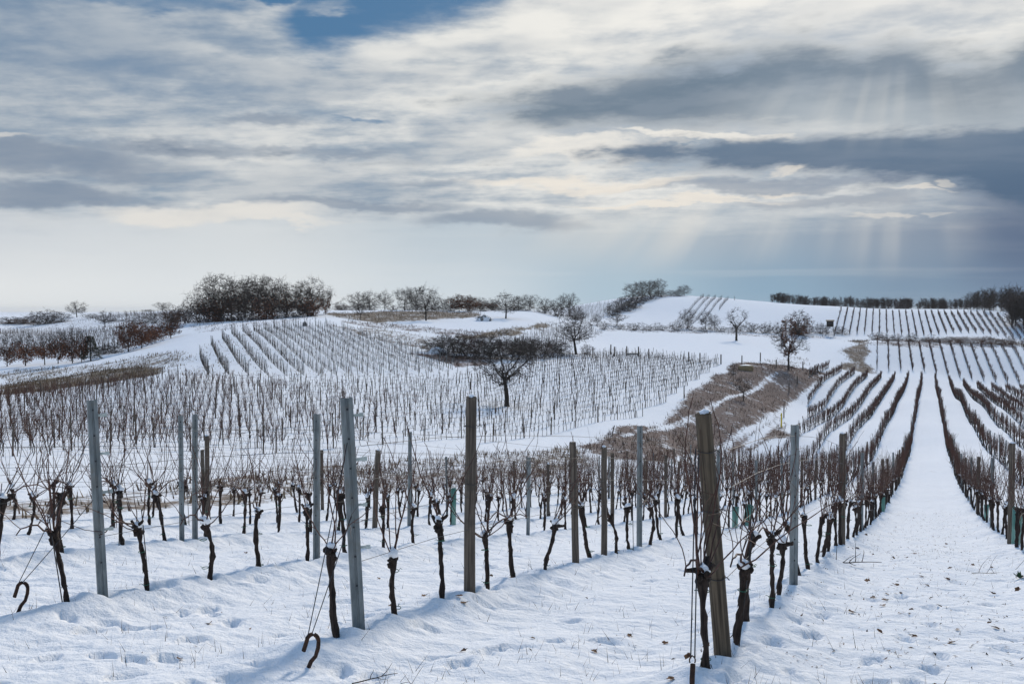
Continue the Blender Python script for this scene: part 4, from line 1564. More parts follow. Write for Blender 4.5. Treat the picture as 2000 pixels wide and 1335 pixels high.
def tree_mesh(seed, style, thin=1.0):
    """bare tree of unit height and width: trunk with limbs, crown of twigs, tip points"""
    rs = np.random.default_rng(seed)
    prof, lead, n1, n2, n3, n4, r0 = CROWN[style]
    n2, n3, n4 = int(n2 * thin), int(n3 * thin), int(n4 * thin)
    pz, pr = np.array(prof).T
    ph = rs.uniform(0, 6.28, 6)

    def hull(z, th):
        lump = 1 + .20 * np.sin(2 * th + ph[0] + 5 * z) + .18 * np.sin(3 * th + ph[1] - 9 * z) + .12 * np.sin(5 * th + ph[2] + 13 * z)
        return np.interp(z, pz, pr) * lump

    def clump(n_, nodes_, spread):
        c = nodes_[rs.integers(0, len(nodes_), n_)]
        out = c * [1, 1, 0] + [0, 0, .12]
        return c + out * rs.uniform(.02, .16, (n_, 1)) + rs.normal(0, spread, (n_, 3))

    def sample(n_, power):
        z = pz[0] + (1 - pz[0]) * rs.random(n_ * 4)
        ok = rs.random(n_ * 4) < (np.interp(z, pz, pr) / .5) ** 1.3
        z = z[ok][:n_]
        th = rs.uniform(0, 2 * np.pi, len(z))
        r = hull(z, th) * rs.random(len(z)) ** power
        return np.stack([np.cos(th) * r, np.sin(th) * r, z], 1)

    def nearest(t, nodes, low=.35):
        d2 = ((t[:, None] - nodes[None]) ** 2).sum(-1) + low * np.maximum(nodes[None, :, 2] - t[:, None, 2], 0) ** 2 * 4
        return nodes[np.argmin(d2, 1)]

    wood, crown = MB(), MB()
    nodes = []
    if lead:
        p = wobble(rs, (0, 0, -.03), (rs.normal(0, .04), rs.normal(0, .04), 1), lead + .03, 10, .04, .05)
        tt = np.linspace(0, 1, 11)
        rad = r0 * (1 - tt * (.82 if lead > .5 else .30)) * (1 + .55 * np.exp(-tt * 16))
        wood.tube(p, rad, 8, 0, True, .06, rs)
        nodes.append(p[6:])
    for i in range(n1):
        f = (i + rs.random() * .8) / n1
        z = pz[0] + (1 - pz[0]) * (.12 + .86 * f)
        th = i * 2.4 + rs.normal(0, .4)
        rr = hull(z, th) * rs.uniform(.62, 1.0)
        e = np.array([math.cos(th) * rr, math.sin(th) * rr, z * rs.uniform(.88, 1.0)])
        if lead:
            zo = max(pz[0] * .9, min(lead * .97, pz[0] + (z - pz[0]) * rs.uniform(.3, .6)))
            j = min(9, int((zo + .03) / (lead + .03) * 10))
            s = p[j] + (p[j + 1] - p[j]) * rs.random()
            r_ = rad[j] * rs.uniform(.45, .68)
        else:
            s = np.array([rs.normal(0, .07), rs.normal(0, .07), -.02])
            r_ = r0 * rs.uniform(.5, 1)
        mid = s + (e - s) * .5 + np.array([e[0] - s[0], e[1] - s[1], 0]) * rs.uniform(.0, .22) + rs.normal(0, .03, 3) - [0, 0, .02]
        t = np.linspace(0, 1, 8)[:, None]
        q = (1 - t) ** 2 * s + 2 * t * (1 - t) * mid + t * t * e
        q[1:] += rs.normal(0, .010, (7, 3))
        wood.tube(q, np.linspace(r_, r_ * .25, 8), 5)
        nodes.append(q[1:])
    S = np.concatenate(nodes)
    for n_, power, seg, r_a, r_b, sides in ((n2, .45, 4, .0060, .0024, 4), (n3, .36, 3, .0030, .0015, 3)):
        tg = np.concatenate([sample(int(n_ * (.7 if seg == 4 else .25)), power), clump(int(n_ * (.3 if seg == 4 else .75)), S[-int(len(S) * .8):], .055)])
        src = nearest(tg, S)
        new = []
        for s, e in zip(src, tg):
            L = np.linalg.norm(e - s)
            if L < .02:
                continue
            t = np.linspace(0, 1, seg + 1)[:, None]
            mid = (s + e) / 2 + rs.normal(0, .10 * L, 3) - [0, 0, .12 * L]
            q = (1 - t) ** 2 * s + 2 * t * (1 - t) * mid + t * t * e
            crown.tube(q, np.linspace(min(r_a, r_a * (.4 + 3 * L)), r_b, seg + 1), sides, 0, False)
            new.append(q[1:])
        S = np.concatenate([S] + new)
    tg = np.concatenate([sample(int(n4 * .25), .30), clump(int(n4 * .75), S[-n3 * 3:], .040)])
    src = nearest(tg, S)
    v = tg - src
    L = np.linalg.norm(v, axis=1)[:, None] + 1e-9
    far_ = np.clip(L, .035, .13)
    up = v / L + rs.normal(0, .25, v.shape) + [0, 0, .25]
    up /= np.linalg.norm(up, axis=1)[:, None]
    tk_ = 2.4 if not lead else 1.0
    add_twigs(crown, src, src + up * far_, .0017 * tk_, .0009 * tk_)
    # a second set of short spurs gives the crown its fine edge
    k = rs.integers(0, len(src), n4 // 2)
    b0 = src[k] + up[k] * far_[k] * rs.uniform(.3, .9, (len(k), 1))
    d2 = up[k] + rs.normal(0, .6, (len(k), 3))
    d2 /= np.linalg.norm(d2, axis=1)[:, None]
    add_twigs(crown, b0, b0 + d2 * rs.uniform(.02, .06, (len(k), 1)), .0012 * tk_, .0008 * tk_)
    Wa, Ca, tip = wood.arrays(), crown.arrays(), np.concatenate([src + up * far_, src + up * far_ * .5])
    sc = np.array([.5 / np.percentile(np.abs(Ca[0][:, :2]), 98.5)] * 2 + [1 / np.percentile(Ca[0][:, 2], 99.6)])
    for arr_ in (Wa[0], Ca[0], tip):
        arr_ *= sc
    return Wa, Ca, tip


def leaf_arrays(tips, n_, size, seed, zlo=0.0, zhi=1.0):
    rs = np.random.default_rng(seed)
    ok = tips[(tips[:, 2] > zlo) & (tips[:, 2] < zhi * rs.uniform(.25, 1.5, len(tips)))]
    c = ok[rs.integers(0, len(ok), n_)] + rs.normal(0, .022, (n_, 3))
    a = rs.normal(0, 1, (n_, 3))
    a /= np.linalg.norm(a, axis=1)[:, None]
    b_ = np.cross(a, rs.normal(0, 1, (n_, 3)))
    b_ /= np.linalg.norm(b_, axis=1)[:, None]
    s = size * rs.uniform(.6, 1.3, (n_, 1))
    v = np.stack([c - a * s, c + b_ * s * .5, c + a * s, c - b_ * s * .5], 1).reshape(-1, 3)
    q = np.arange(n_ * 4).reshape(-1, 4)
    return v, q, np.zeros((0, 3), np.int64), np.zeros(n_), np.zeros(0)


TREE = {}
for st, seeds in (('round', (11, 12, 13)), ('upright', (21, 22, 23)), ('goblet', (31, 32)), ('spread', (41, 42)), ('pollard', (51,)), ('bush', (61, 62, 63)), ('low', (71, 72, 73))):
    for i, sdn in enumerate(seeds):
        W, Cc, tips = tree_mesh(sdn, st, .62 if st == 'goblet' else 1.0)
        TREE[(st, i)] = (make_mesh('trunk', *W, [M['trunk']]), make_mesh('crown', *Cc, [M['twig']]), None,
                         make_mesh('leaves', *leaf_arrays(tips, 2200, .026, sdn, 0.0, .98), [M['russet']]),
                         make_mesh('leaves', *leaf_arrays(tips, 900, .028, sdn, 0.0, .5), [M['russet']]), tips)
print('tree faces', sum(len(t[0].polygons) + len(t[1].polygons) for t in TREE.values()))


def plant(px, d, top, width, style, label, leaf=None, red=False, name='bare_tree', cat='tree', group=None, var=None, base=None):
    """px bearing, d distance, top/width as seen in the survey"""
    if base is not None:
        x, y = on_ground(px, base)
        d = y
    else:
        x, y = sight(px, 605)[0] * d, d
    z = gz(x, y)
    H = EYE + sight(px, top)[1] * d - z
    H = max(H, 0.6)
    Wd = width / F * d
    nvar = sum(1 for k in TREE if k[0] == style)
    va = var if var is not None else int(rng.integers(nvar))
    me = TREE[(style, va)]
    t = thing(name, label, cat, (x, y, z), rng.uniform(0, 6.28), group)
    t.scale = (Wd, Wd, H)
    link('trunk' if style not in ('bush', 'low') else 'stems', me[0], t)
    cr = link('crown', me[1], t)
    if red:
        cr.material_slots[0].link = 'OBJECT'
        cr.material_slots[0].material = M['twig_red']
    if leaf == 'full':
        link('leaves', me[3], t)
    elif leaf == 'low':
        link('leaves', me[4], t)
    elif leaf == 'heart':
        tp = me[5]
        tp = tp[np.hypot(tp[:, 0], tp[:, 1]) < .20]
        link('leaves', make_mesh('leaves', *leaf_arrays(tp, 1100, .020, 8, 0.3, 1.0), [M['russet']]), t)
    return t


# grove on the knoll
GROVE = [(398, 292, 556, 62, 'round', None), (428, 286, 535, 70, 'upright', None), (452, 300, 548, 60, 'round', 'low'), (478, 288, 545, 66, 'round', None), (505, 296, 537, 62, 'upright', None),
         (532, 286, 541, 60, 'upright', None), (560, 296, 552, 56, 'round', 'low'), (586, 290, 550, 56, 'round', None), (612, 284, 541, 60, 'round', None), (415, 276, 566, 54, 'round', 'low'),
         (465, 276, 562, 60, 'round', None), (520, 274, 560, 60, 'round', 'low'), (492, 305, 550, 66, 'round', None), (600, 276, 566, 50, 'round', 'low')]
for i, (px, d, top, w, st, lf) in enumerate(sorted(GROVE)):
    plant(px, d, top, w * 1.15, st, f'{nth(i + 1)} tree from the left in the dark bare grove on the knoll', lf, False, 'grove_tree', 'tree', 'grove on the knoll')
for i, (px, d, top, w) in enumerate([(340, 300, 596, 50), (365, 285, 588, 50), (385, 278, 584, 50), (405, 274, 590, 50), (425, 272, 584, 55), (448, 270, 588, 50), (470, 268, 586, 55), (492, 268, 590, 50), (515, 266, 584, 50), (538, 268, 590, 50), (560, 270, 584, 50), (582, 272, 588, 50), (606, 278, 586, 44)]):
    plant(px, d, top, w, 'bush', f'{nth(i + 1)} dense undergrowth bush at the foot of the knoll grove', 'low' if i % 4 == 0 else None, i % 2 == 0, 'undergrowth_bush', 'bush', 'bushes under the knoll grove')
plant(635, 290, 566, 34, 'upright', 'slender bare tree with russet leaves at the right end of the grove', 'low')

# ridge line behind the middle
RIDGE = [(664, 370, 588, 30, 'bush', None), (700, 352, 570, 44, 'round', None), (722, 355, 567, 42, 'round', None), (752, 356, 566, 36, 'spread', None), (790, 352, 562, 44, 'upright', None), (812, 355, 560, 40, 'upright', None),
         (848, 360, 577, 40, 'round', None), (880, 360, 580, 34, 'round', None), (897, 352, 575, 40, 'round', 'full'), (917, 350, 577, 36, 'round', 'full'), (938, 360, 580, 34, 'round', 'low'), (960, 365, 584, 36, 'round', 'low'),
         (1012, 362, 578, 40, 'round', None), (1035, 368, 575, 34, 'upright', None), (1064, 375, 582, 34, 'round', None), (1097, 388, 577, 40, 'round', None), (1112, 392, 572, 30, 'upright', None)]
for i, (px, d, top, w, st, lf) in enumerate(RIDGE):
    plant(px, d, top, w * 1.1, st, f'{nth(i + 1)} {"russet leaved" if lf == "full" else "bare"} tree from the left along the ridge hedgerow', lf, False, 'ridge_tree', 'tree', 'trees along the ridge')
for i in range(16):
    px = 670 + i * 30 + rng.uniform(-8, 8)
    plant(px, 358 + rng.uniform(-5, 5), rng.uniform(590, 598), 40, 'bush', f'{nth(i + 1)} low bush from the left under the ridge hedgerow trees', None, i % 3 == 0, 'hedge_bush', 'bush', 'bushes along the ridge')
plant(832, 290, 558, 66, 'spread', 'solitary dark tree at the upper edge of the white field', None)
plant(988, 305, 571, 70, 'spread', 'broad spreading tree at the right end of the white field', None)
plant(703, 282, 590, 28, 'goblet', 'thin small tree standing in the brown ridge field', None)

# hill top copse and the shrubs running down from it
for i, (px, d, top, w, st) in enumerate([(1236, 478, 553, 36, 'upright'), (1254, 480, 549, 34, 'upright'), (1270, 482, 547, 30, 'upright'), (1286, 484, 544, 36, 'round'), (1336, 484, 556, 30, 'round')]):
    plant(px, d, top, w * 1.15, st, f'{nth(i + 1)} bare tree from the left in the copse on the hilltop', None, False, 'copse_tree', 'tree', 'copse on the hilltop')
for i, (px, py, top, w) in enumerate([(1196, 616, 596, 34), (1206, 610, 588, 36), (1218, 604, 580, 36), (1230, 598, 574, 36), (1244, 592, 570, 36), (1258, 588, 568, 36), (1272, 584, 566, 34), (1290, 580, 566, 30), (1310, 578, 566, 30), (1325, 578, 566, 26), (1224, 608, 590, 34), (1240, 602, 582, 34)]):
    plant(px, None, top, w * 1.1, 'bush', f'{nth(i + 1)} dark shrub of the thicket running up to the hilltop copse', None, False, 'thicket_shrub', 'shrub', 'thicket up the hill', base=py)

# hedge between the meadow and the white hill
for i in range(34):
    px = 1180 + i * 14.2 + rng.uniform(-4, 4)
    by = 643 + (px - 1180) * 0.021 + rng.uniform(-1, 1)
    plant(px, None, by - rng.uniform(9, 17) - (6 if 1450 < px < 1640 else 0), 26, 'low' if i % 2 else 'bush', f'{nth(i + 1)} shrub from the left in the hedge below the white hill', None, i % 3 == 0, 'hedge_shrub', 'shrub', 'hedge below the white hill', base=by)
plant(1205, None, 605, 38, 'spread', 'small bare tree at the left end of the hill hedge', None, base=636)
plant(1166, None, 612, 20, 'spread', 'thin small bare tree left of the hill hedge', None, base=636)
plant(1343, None, 603, 34, 'upright', 'dark bare tree in the hedge below the hilltop vines', None, base=641)
plant(1378, None, 607, 38, 'spread', 'pale bare tree in the hedge right of the dark tree', None, base=643)
plant(1396, None, 592 + 22, 26, 'spread', 'small bare tree in the hedge behind the pollarded tree', None, base=645)
plant(1438, None, 600, 52, 'pollard', 'old bare tree with thick trunk in the white meadow', None, base=665)
plant(1562, None, 606, 58, 'bush', 'large rounded reddish bush tree in the hill hedge', 'low', True, base=654, name='bush_tree')
plant(1540, None, 622, 72, 'goblet', 'dark tree with dead leaves in its heart above the dry grass', 'heart', base=722)
plant(1452, None, 733, 36, 'goblet', 'small bare fruit tree in the dry grass patch', None, base=783)
plant(1432, None, 706, 22, 'goblet', 'thin dead tree at the left of the dry grass patch', None, base=745)

# hedge between the two right-hand vineyards
for i in range(26):
    px = 1708 + i * 12.2 + rng.uniform(-3, 3)
    by = 664 + (px - 1708) * 0.035
    plant(px, None, by - rng.uniform(9, 19), 24, 'low' if i % 2 else 'bush', f'{nth(i + 1)} shrub from the left in the hedge across the right hillside', 'low' if i % 4 == 1 else None, i % 2 == 0, 'hillside_shrub', 'shrub', 'hedge across the right hillside', base=by)

# thicket in the hollow and its trees
for i, (px, py, top, w) in enumerate([(845, 688, 660, 40), (868, 694, 652, 52), (890, 699, 654, 50), (915, 700, 656, 50), (940, 700, 655, 52), (962, 700, 656, 50), (985, 701, 660, 50), (1010, 702, 662, 48), (1032, 702, 664, 46),
                                      (1055, 700, 666, 44), (1078, 698, 668, 40), (1100, 696, 668, 36), (1000, 690, 655, 50), (900, 690, 650, 50), (950, 692, 652, 50), (1145, 692, 672, 26), (1040, 694, 658, 46), (1066, 692, 660, 44), (1090, 690, 662, 40), (1020, 692, 656, 46), (870, 688, 654, 44), (925, 690, 650, 48)]):
    plant(px, None, top, w * 1.2, 'bush', f'{nth(i + 1)} dense dark shrub of the thicket in the hollow', None, i % 3 == 0, 'hollow_shrub', 'shrub', 'thicket in the hollow', base=py)
plant(1125, None, 607, 92, 'goblet', 'wide bare fruit tree beside the thicket and the white meadow', None, base=692)

# the orchard tree standing among the middle rows
W, Cc, tips = tree_mesh(333, 'goblet', .55)
x, y = on_ground(990, 793)
t = thing('orchard_tree', 'large spreading bare fruit tree among the rows of the middle vineyard', 'tree', (x, y, gz(x, y)), 2.1)
H = EYE + sight(990, 648)[1] * y - gz(x, y)
t.scale = (168 / F * y, 168 / F * y, H)
link('trunk', make_mesh('trunk', *W, [M['trunk']]), t)
link('crown', make_mesh('crown', *Cc, [M['twig']]), t)
mb = MB()
# snow lodged in the fork
v = SNOWCAPS[0]
o = link('snow', SNOWCAPS[2], t, (0.0, 0.0, .30), (0, 0, 0), (.9, .9, .6))

# left edge: oaks with clinging leaves, russet trees, far bushes
LEFT = [(12, 205, 652, 60, 'round', 'low', 'dark oak with russet lower leaves at the left edge'), (48, 200, 648, 62, 'round', 'low', 'second oak from the left with russet lower leaves'), (86, 196, 650, 48, 'spread', 'low', 'third small oak from the left below the far vineyard'),
        (112, 194, 640, 52, 'round', 'low', 'fourth oak from the left below the far vineyard'), (140, 190, 636, 54, 'round', 'low', 'tall oak with brown lower leaves left of the dark conifer'), (158, 188, 642, 40, 'round', 'low', 'leaning oak touching the dark conifer'),
        (250, 200, 626, 56, 'round', 'full', 'large russet leaved oak on the meadow edge'), (276, 204, 628, 50, 'round', 'full', 'russet oak right of the largest russet oak'), (296, 212, 634, 44, 'round', 'full', 'smaller russet oak left of the brown bushes'),
        (333, 222, 612, 44, 'round', 'low', 'brown leaved tree at the foot of the snowy bank'), (150, 470, 588, 46, 'spread', None, 'solitary bare tree on the far left skyline'), (318, 440, 590, 34, 'upright', None, 'bare tree on the skyline left of the grove'),
        (205, 340, 606, 40, 'spread', None, 'dark bare tree among the far left vineyards')]
for (px, d, top, w, st, lf, lab) in LEFT:
    plant(px, d, top, w * .95, st, lab, lf, lf == 'full', 'oak_tree' if lf else 'bare_tree')
for i, (px, d, top, w, red) in enumerate([(75, 430, 608, 50, 0), (95, 430, 604, 60, 0), (118, 432, 610, 50, 0), (20, 440, 618, 60, 1), (50, 440, 617, 50, 1), (215, 380, 622, 50, 0), (240, 370, 624, 50, 0), (270, 330, 618, 60, 0), (300, 320, 612, 60, 0),
                                          (345, 330, 606, 60, 0), (330, 260, 624, 60, 1), (310, 235, 640, 44, 1), (205, 205, 672, 44, 0), (225, 203, 668, 44, 0), (190, 206, 676, 36, 0), (180, 440, 612, 40, 0), (290, 470, 604, 26, 0)]):
    plant(px, d, top, w, 'bush', f'{nth(i + 1)} dark bush scattered among the far left fields', 'low' if red else None, bool(red), 'field_bush', 'bush', 'bushes of the far left')

# small conifer in the oak line
x, y = sight(176, 605)[0] * 189, 189.0
z = gz(x, y)
t = thing('conifer', 'small dark conifer among the russet oaks at left', 'tree', (x, y, z))
H = EYE + sight(176, 655)[1] * y - z
mb = MB()
mb.tube([(0, 0, -.2), (0, 0, H * .5), (0, 0, H)], [.16, .1, .02], 7)
link('trunk', mb.mesh('trunk', [M['trunk']]), t)
rs = np.random.default_rng(9)
nb = 900
zz = H * (0.10 + 0.9 * rs.random(nb) ** 1.2)
aa = rs.uniform(0, 6.28, nb)
rr = (1 - zz / H) * 2.2 * np.sqrt(rs.random(nb)) + .1
c = np.stack([np.cos(aa) * rr, np.sin(aa) * rr, zz], 1)
out = np.stack([np.cos(aa), np.sin(aa), np.full(nb, -.25)], 1)
sd_ = np.stack([-np.sin(aa), np.cos(aa), rs.normal(0, .4, nb)], 1)
v = np.stack([c, c + out * .28 + sd_ * .10, c + out * .55, c + out * .28 - sd_ * .10], 1).reshape(-1, 3)
me = make_mesh('crown', v, np.arange(nb * 4).reshape(-1, 4), np.zeros((0, 3), np.int64), np.zeros(nb), np.zeros(0), [M['evergreen']])
link('crown', me, t)

# far woodland along the right skyline: one mass
wt = []
for i in range(6):
    rs = np.random.default_rng(900 + i)
    mb = MB()
    mb.tube([(0, 0, -.05), (rs.normal(0, .02), 0, .4), (rs.normal(0, .03), 0, .85)], [.014, .009, .004], 4, 0, False)
    n_ = 24
    b0 = np.stack([np.zeros(n_), np.zeros(n_), rs.uniform(.08, .75, n_)], 1)
    th = rs.uniform(0, 6.28, n_)
    L = rs.uniform(.2, .55, n_) * (1.15 - .6 * b0[:, 2])
    el_ = rs.uniform(.35, 1.2, n_)
    e0 = b0 + np.stack([np.cos(th) * np.cos(el_), np.sin(th) * np.cos(el_), np.sin(el_)], 1) * L[:, None]
    add_twigs(mb, b0, e0, .006, .003)
    k_ = rs.integers(0, n_, 170)
    f_ = rs.uniform(.25, 1.0, (170, 1))
    b1 = b0[k_] * (1 - f_) + e0[k_] * f_
    d_ = rs.normal(0, 1, (170, 3)) * [1, 1, .6] + [0, 0, .8]
    d_ /= np.linalg.norm(d_, axis=1)[:, None]
    add_twigs(mb, b1, b1 + d_ * rs.uniform(.05, .17, (170, 1)), .0055, .0028)
    wt.append(mb.arrays())
items, pick = [], []
for i in range(290):
    px = rng.uniform(1506, 2060)
    d = rng.uniform(446, 520)
    if px < 1640:
        d = rng.uniform(462, 520)
    if px > 1890:
        d = rng.uniform(412, 520)
    x = sight(px, 605)[0] * d
    top = np.interp(px, [1508, 1540, 1640, 1760, 1870, 1900, 1930, 2060], [584, 578, 584, 582, 588, 570, 562, 560]) + (rng.uniform(-5, 6) if rng.random() < .35 else rng.uniform(4, 20))
    z = gz(x, d)
    H = max(EYE + sight(px, top)[1] * d - z, 5)
    items.append((x, d, z, rng.uniform(0, 6.28), H))
    pick.append(int(rng.integers(6)))
for i in range(130):
    px = rng.uniform(1500, 2080)
    d = rng.uniform(440, 455) if px > 1640 else rng.uniform(462, 475)
    x = sight(px, 605)[0] * d
    z = gz(x, d)
    items.append((x, d, z, rng.uniform(0, 6.28), rng.uniform(3.0, 5.5)))
    pick.append(int(rng.integers(6)))
for i in range(60):
    px = rng.uniform(1975, 2080)
    d = rng.uniform(372, 412)
    x = sight(px, 605)[0] * d
    z = gz(x, d)
    items.append((x, d, z, rng.uniform(0, 6.28), max(5.0, EYE + sight(px, rng.uniform(574, 590))[1] * d - z)))
    pick.append(int(rng.integers(6)))
arr = bake(items, wt, pick)
tag(link('woodland', make_mesh('woodland', *arr, [M['twig']])), 'dark bare woodland along the right skyline above the hillside vineyard', 'woodland', kind='stuff')
plant(1517, 462, 574, 20, 'upright', 'taller bare tree at the left end of the skyline woodland', None)
print('woodland faces', len(arr[1]))


# ------------------------------------------------------------------ dry grass and weeds on the patches
def blades(x, y, h, w, lean, mat, seed):
    rs = np.random.default_rng(seed)
    z = ground(x, y)
    n_ = len(x)
    a = rs.uniform(0, 6.28, n_)
    b0 = np.stack([x - np.cos(a) * w, y - np.sin(a) * w, z - .03], 1)
    b1 = np.stack([x + np.cos(a) * w, y + np.sin(a) * w, z - .03], 1)
    t = np.stack([x + rs.normal(0, lean, n_) * h, y + rs.normal(0, lean, n_) * h, z + h], 1)
    v = np.stack([b0, b1, t], 1).reshape(-1, 3)
    return v, np.arange(n_ * 3).reshape(-1, 3), np.full(n_, mat)


rs = np.random.default_rng(77)
V_, T_, M_ = [], [], []
n0 = 0
for poly, s, wd in PATCH:
    P_ = np.array(poly)
    lo, hi = P_.min(0), P_.max(0)
    area = np.prod(hi - lo)
    d = math.hypot(*P_.mean(0))
    cnt = int(min(40000, area * (9.0 if d < 160 else 2.0)))
    x, y = rs.uniform(lo[0], hi[0], cnt), rs.uniform(lo[1], hi[1], cnt)
    gs, ws = grass_at(x, y)
    keep_ = gs * (0.55 + 0.9 * fbm(x * .3, y * .2, 3)) > rs.uniform(0.1, .8, cnt)
    x, y, ws = x[keep_], y[keep_], ws[keep_]
    if not len(x):
        continue
    big = 1.0 if d < 160 else 1.5
    h = rs.uniform(.12, .5, len(x)) * big * (0.6 + 0.5 * s)
    mats = (rs.random(len(x)) < ws).astype(int)
    v, t_, m_ = blades(x, y, h * 1.15, rs.uniform(.02, .055, len(x)) * big, .35, 0, 5)
    V_.append(v); T_.append(t_ + n0); M_.append(mats)
    n0 += len(v)
me = make_mesh('dry_grass', np.concatenate(V_), np.zeros((0, 4), np.int64), np.concatenate(T_), np.zeros(0), np.concatenate(M_), [M['grass'], M['weed']], False)
tag(link('dry_grass', me), 'dry brown grass and weeds poking through the snow patches', 'grass', kind='stuff')
print('grass', n0 // 3)

# thin dead stalks poking out of the near snow
cnt = 7000
dd = 7 + 30 * rs.random(cnt) ** 1.6
xx = rs.uniform(-.56, .56, cnt) * dd
clump = fbm(xx * .8, dd * .8, 3)
kp = clump > rs.normal(.12, .16, cnt)
xx, dd = xx[kp], dd[kp]
v, t_, _ = blades(xx, dd, rs.uniform(.03, .14, len(xx)), rs.uniform(.0016, .004, len(xx)), .6, 0, 6)
me = make_mesh('dead_stalks', v, np.zeros((0, 4), np.int64), t_, np.zeros(0), np.zeros(len(t_)), [M['weed']], False)
tag(link('grass_stalks', me), 'thin dead grass stalks poking out of the foreground snow', 'grass', kind='stuff')


# ------------------------------------------------------------------ fallen leaves and twigs
def leaf_shape(seed):
    rs = np.random.default_rng(seed)
    n_ = 18
    a = np.linspace(0, 2 * np.pi, n_, endpoint=False)
    r = .042 * (0.62 + .38 * np.abs(np.cos(a * 2.5))) * (1 + .15 * rs.standard_normal(n_))
    x, y = np.cos(a) * r * 1.3, np.sin(a) * r
    z = .012 + 9.0 * rs.uniform(.5, 1.2) * (x * y * rs.choice([-1, 1]) + .6 * y * y) + rs.normal(0, .003, n_)
    top = np.stack([x, y, z], 1)
    mb = MB()
    v = np.concatenate([top, [[0, 0, .006]], top - [0, 0, .0012], [[0, 0, .0048]]])
    t1 = [(i, (i + 1) % n_, n_) for i in range(n_)]
    t2 = [(n_ + 1 + (i + 1) % n_, n_ + 1 + i, 2 * n_ + 1) for i in range(n_)]
    mb.add(v, None, t1 + t2)
    mb.tube([(-.05, 0, .008), (-.075, .004, .016), (-.10, .012, .012)], .0014, 3)
    return mb


LEAF = [leaf_shape(i).mesh('fallen_leaf', [M['leaf']], False) for i in range(5)]
spots = [(350, 1254), (72, 1326), (828, 1142), (480, 1066), (1230, 1213), (1160, 1243), (1715, 1146), (1760, 1140), (1850, 1115), (1932, 1195), (1826, 1305), (1860, 1226), (1718, 1210), (1800, 1108), (1855, 1092), (1745, 1073), (1812, 1128),
         (905, 1242), (1380, 1242), (1310, 1318), (1345, 1262), (740, 1112), (765, 1170), (1395, 1137), (960, 1100), (1070, 1075), (1870, 1205), (1940, 1130), (1988, 1135), (1900, 1085), (1780, 1165), (1835, 1160), (1705, 1142), (1660, 1142), (620, 1320)]
for i in range(45):
    d = 9 + 16 * rng.random() ** 1.3
    px = rng.normal(1790, 90) if rng.random() < .75 else rng.uniform(300, 1500)
    spots.append((px, 605 + F * (1.7 + .13 * d) / d))
for (px, py) in spots:
    x, y = on_ground(px, min(py, 1330))
    s = rng.uniform(.45, .95)
    o = link('fallen_leaf', LEAF[int(rng.integers(5))], None, (x, y, gz(x, y) + .006), (rng.normal(0, .25), rng.normal(0, .25), rng.uniform(0, 6.28)), (s, s, s))
    tag(o, 'small curled brown oak leaf lying on the foreground snow', 'leaf', 'fallen leaves on the snow')
# crumbs of leaf and bark along the track, too small to count
cnt = 2600
dd = 8 + 30 * rs.random(cnt) ** 1.3
off = np.where(rs.random(cnt) < .72, rs.normal(1.75, .85, cnt), rs.uniform(-14, 3, cnt))
xx = ROW_M * dd + ROW_C + off
z = ground(xx, dd)
c = np.stack([xx, dd, z + .01], 1)
a = rs.normal(0, 1, (cnt, 3)) * [1, 1, .4]
a /= np.linalg.norm(a, axis=1)[:, None]
b_ = np.cross(a, [0, 0, 1.0]) + rs.normal(0, .3, (cnt, 3))
s = rs.uniform(.006, .03, (cnt, 1))
v = np.stack([c - a * s, c + b_ * s * .5, c + a * s], 1).reshape(-1, 3)
me = make_mesh('leaf_litter', v, np.zeros((0, 4), np.int64), np.arange(cnt * 3).reshape(-1, 3), np.zeros(0), (rs.random(cnt) < .6).astype(int), [M['leaf'], M['bark']], False)
tag(link('leaf_litter', me), 'crumbs of dead leaves strewn along the snowy track', 'litter', kind='stuff')


def fallen_twig(px, py, L, rz, label, n_=3, seed=1, r=.008):
    rs = np.random.default_rng(seed)
    x, y = on_ground(px, py)
    mb = MB()
    p = wobble(rs, (-L / 2, 0, .012), (1, .1, .12), L, 8, .10)
    p[:, 2] = .015 + np.abs(p[:, 2]) * .5
    mb.tube(p, np.linspace(r, r * .4, 9), 6)
    for i in range(n_):
        j = rs.integers(1, 7)
        q = wobble(rs, p[j], (rs.uniform(-.2, 1), rs.normal(0, .8), rs.uniform(0, .9)), L * rs.uniform(.25, .6), 5, .14)
        q[:, 2] = np.maximum(q[:, 2], .01)
        mb.tube(q, np.linspace(r * .7, r * .25, 6), 5)
    o = mb.build('fallen_branch', M['bark'])
    o.location = (x, y, gz(x, y))
    o.rotation_euler = (0, 0, rz)
    tag(o, label, 'branch', 'branches on the snow')


fallen_twig(1672, 1092, .78, -.15, 'forked fallen branch at the left edge of the snowy track', 6, 4, .010)
fallen_twig(735, 1292, .38, .45, 'small forked twig on the snow below the leaning metal post', 3, 5, .005)
fallen_twig(790, 1322, .35, -.4, 'thin bent twig on the snow at the bottom of the picture', 1, 6, .005)
fallen_twig(1950, 1100, .9, .2, 'thin branch on the snow by the right hand vines', 4, 8, .005)
fallen_twig(1500, 1010, .7, -.5, 'pruned cane lying behind the leaning wooden post', 2, 9, .006)

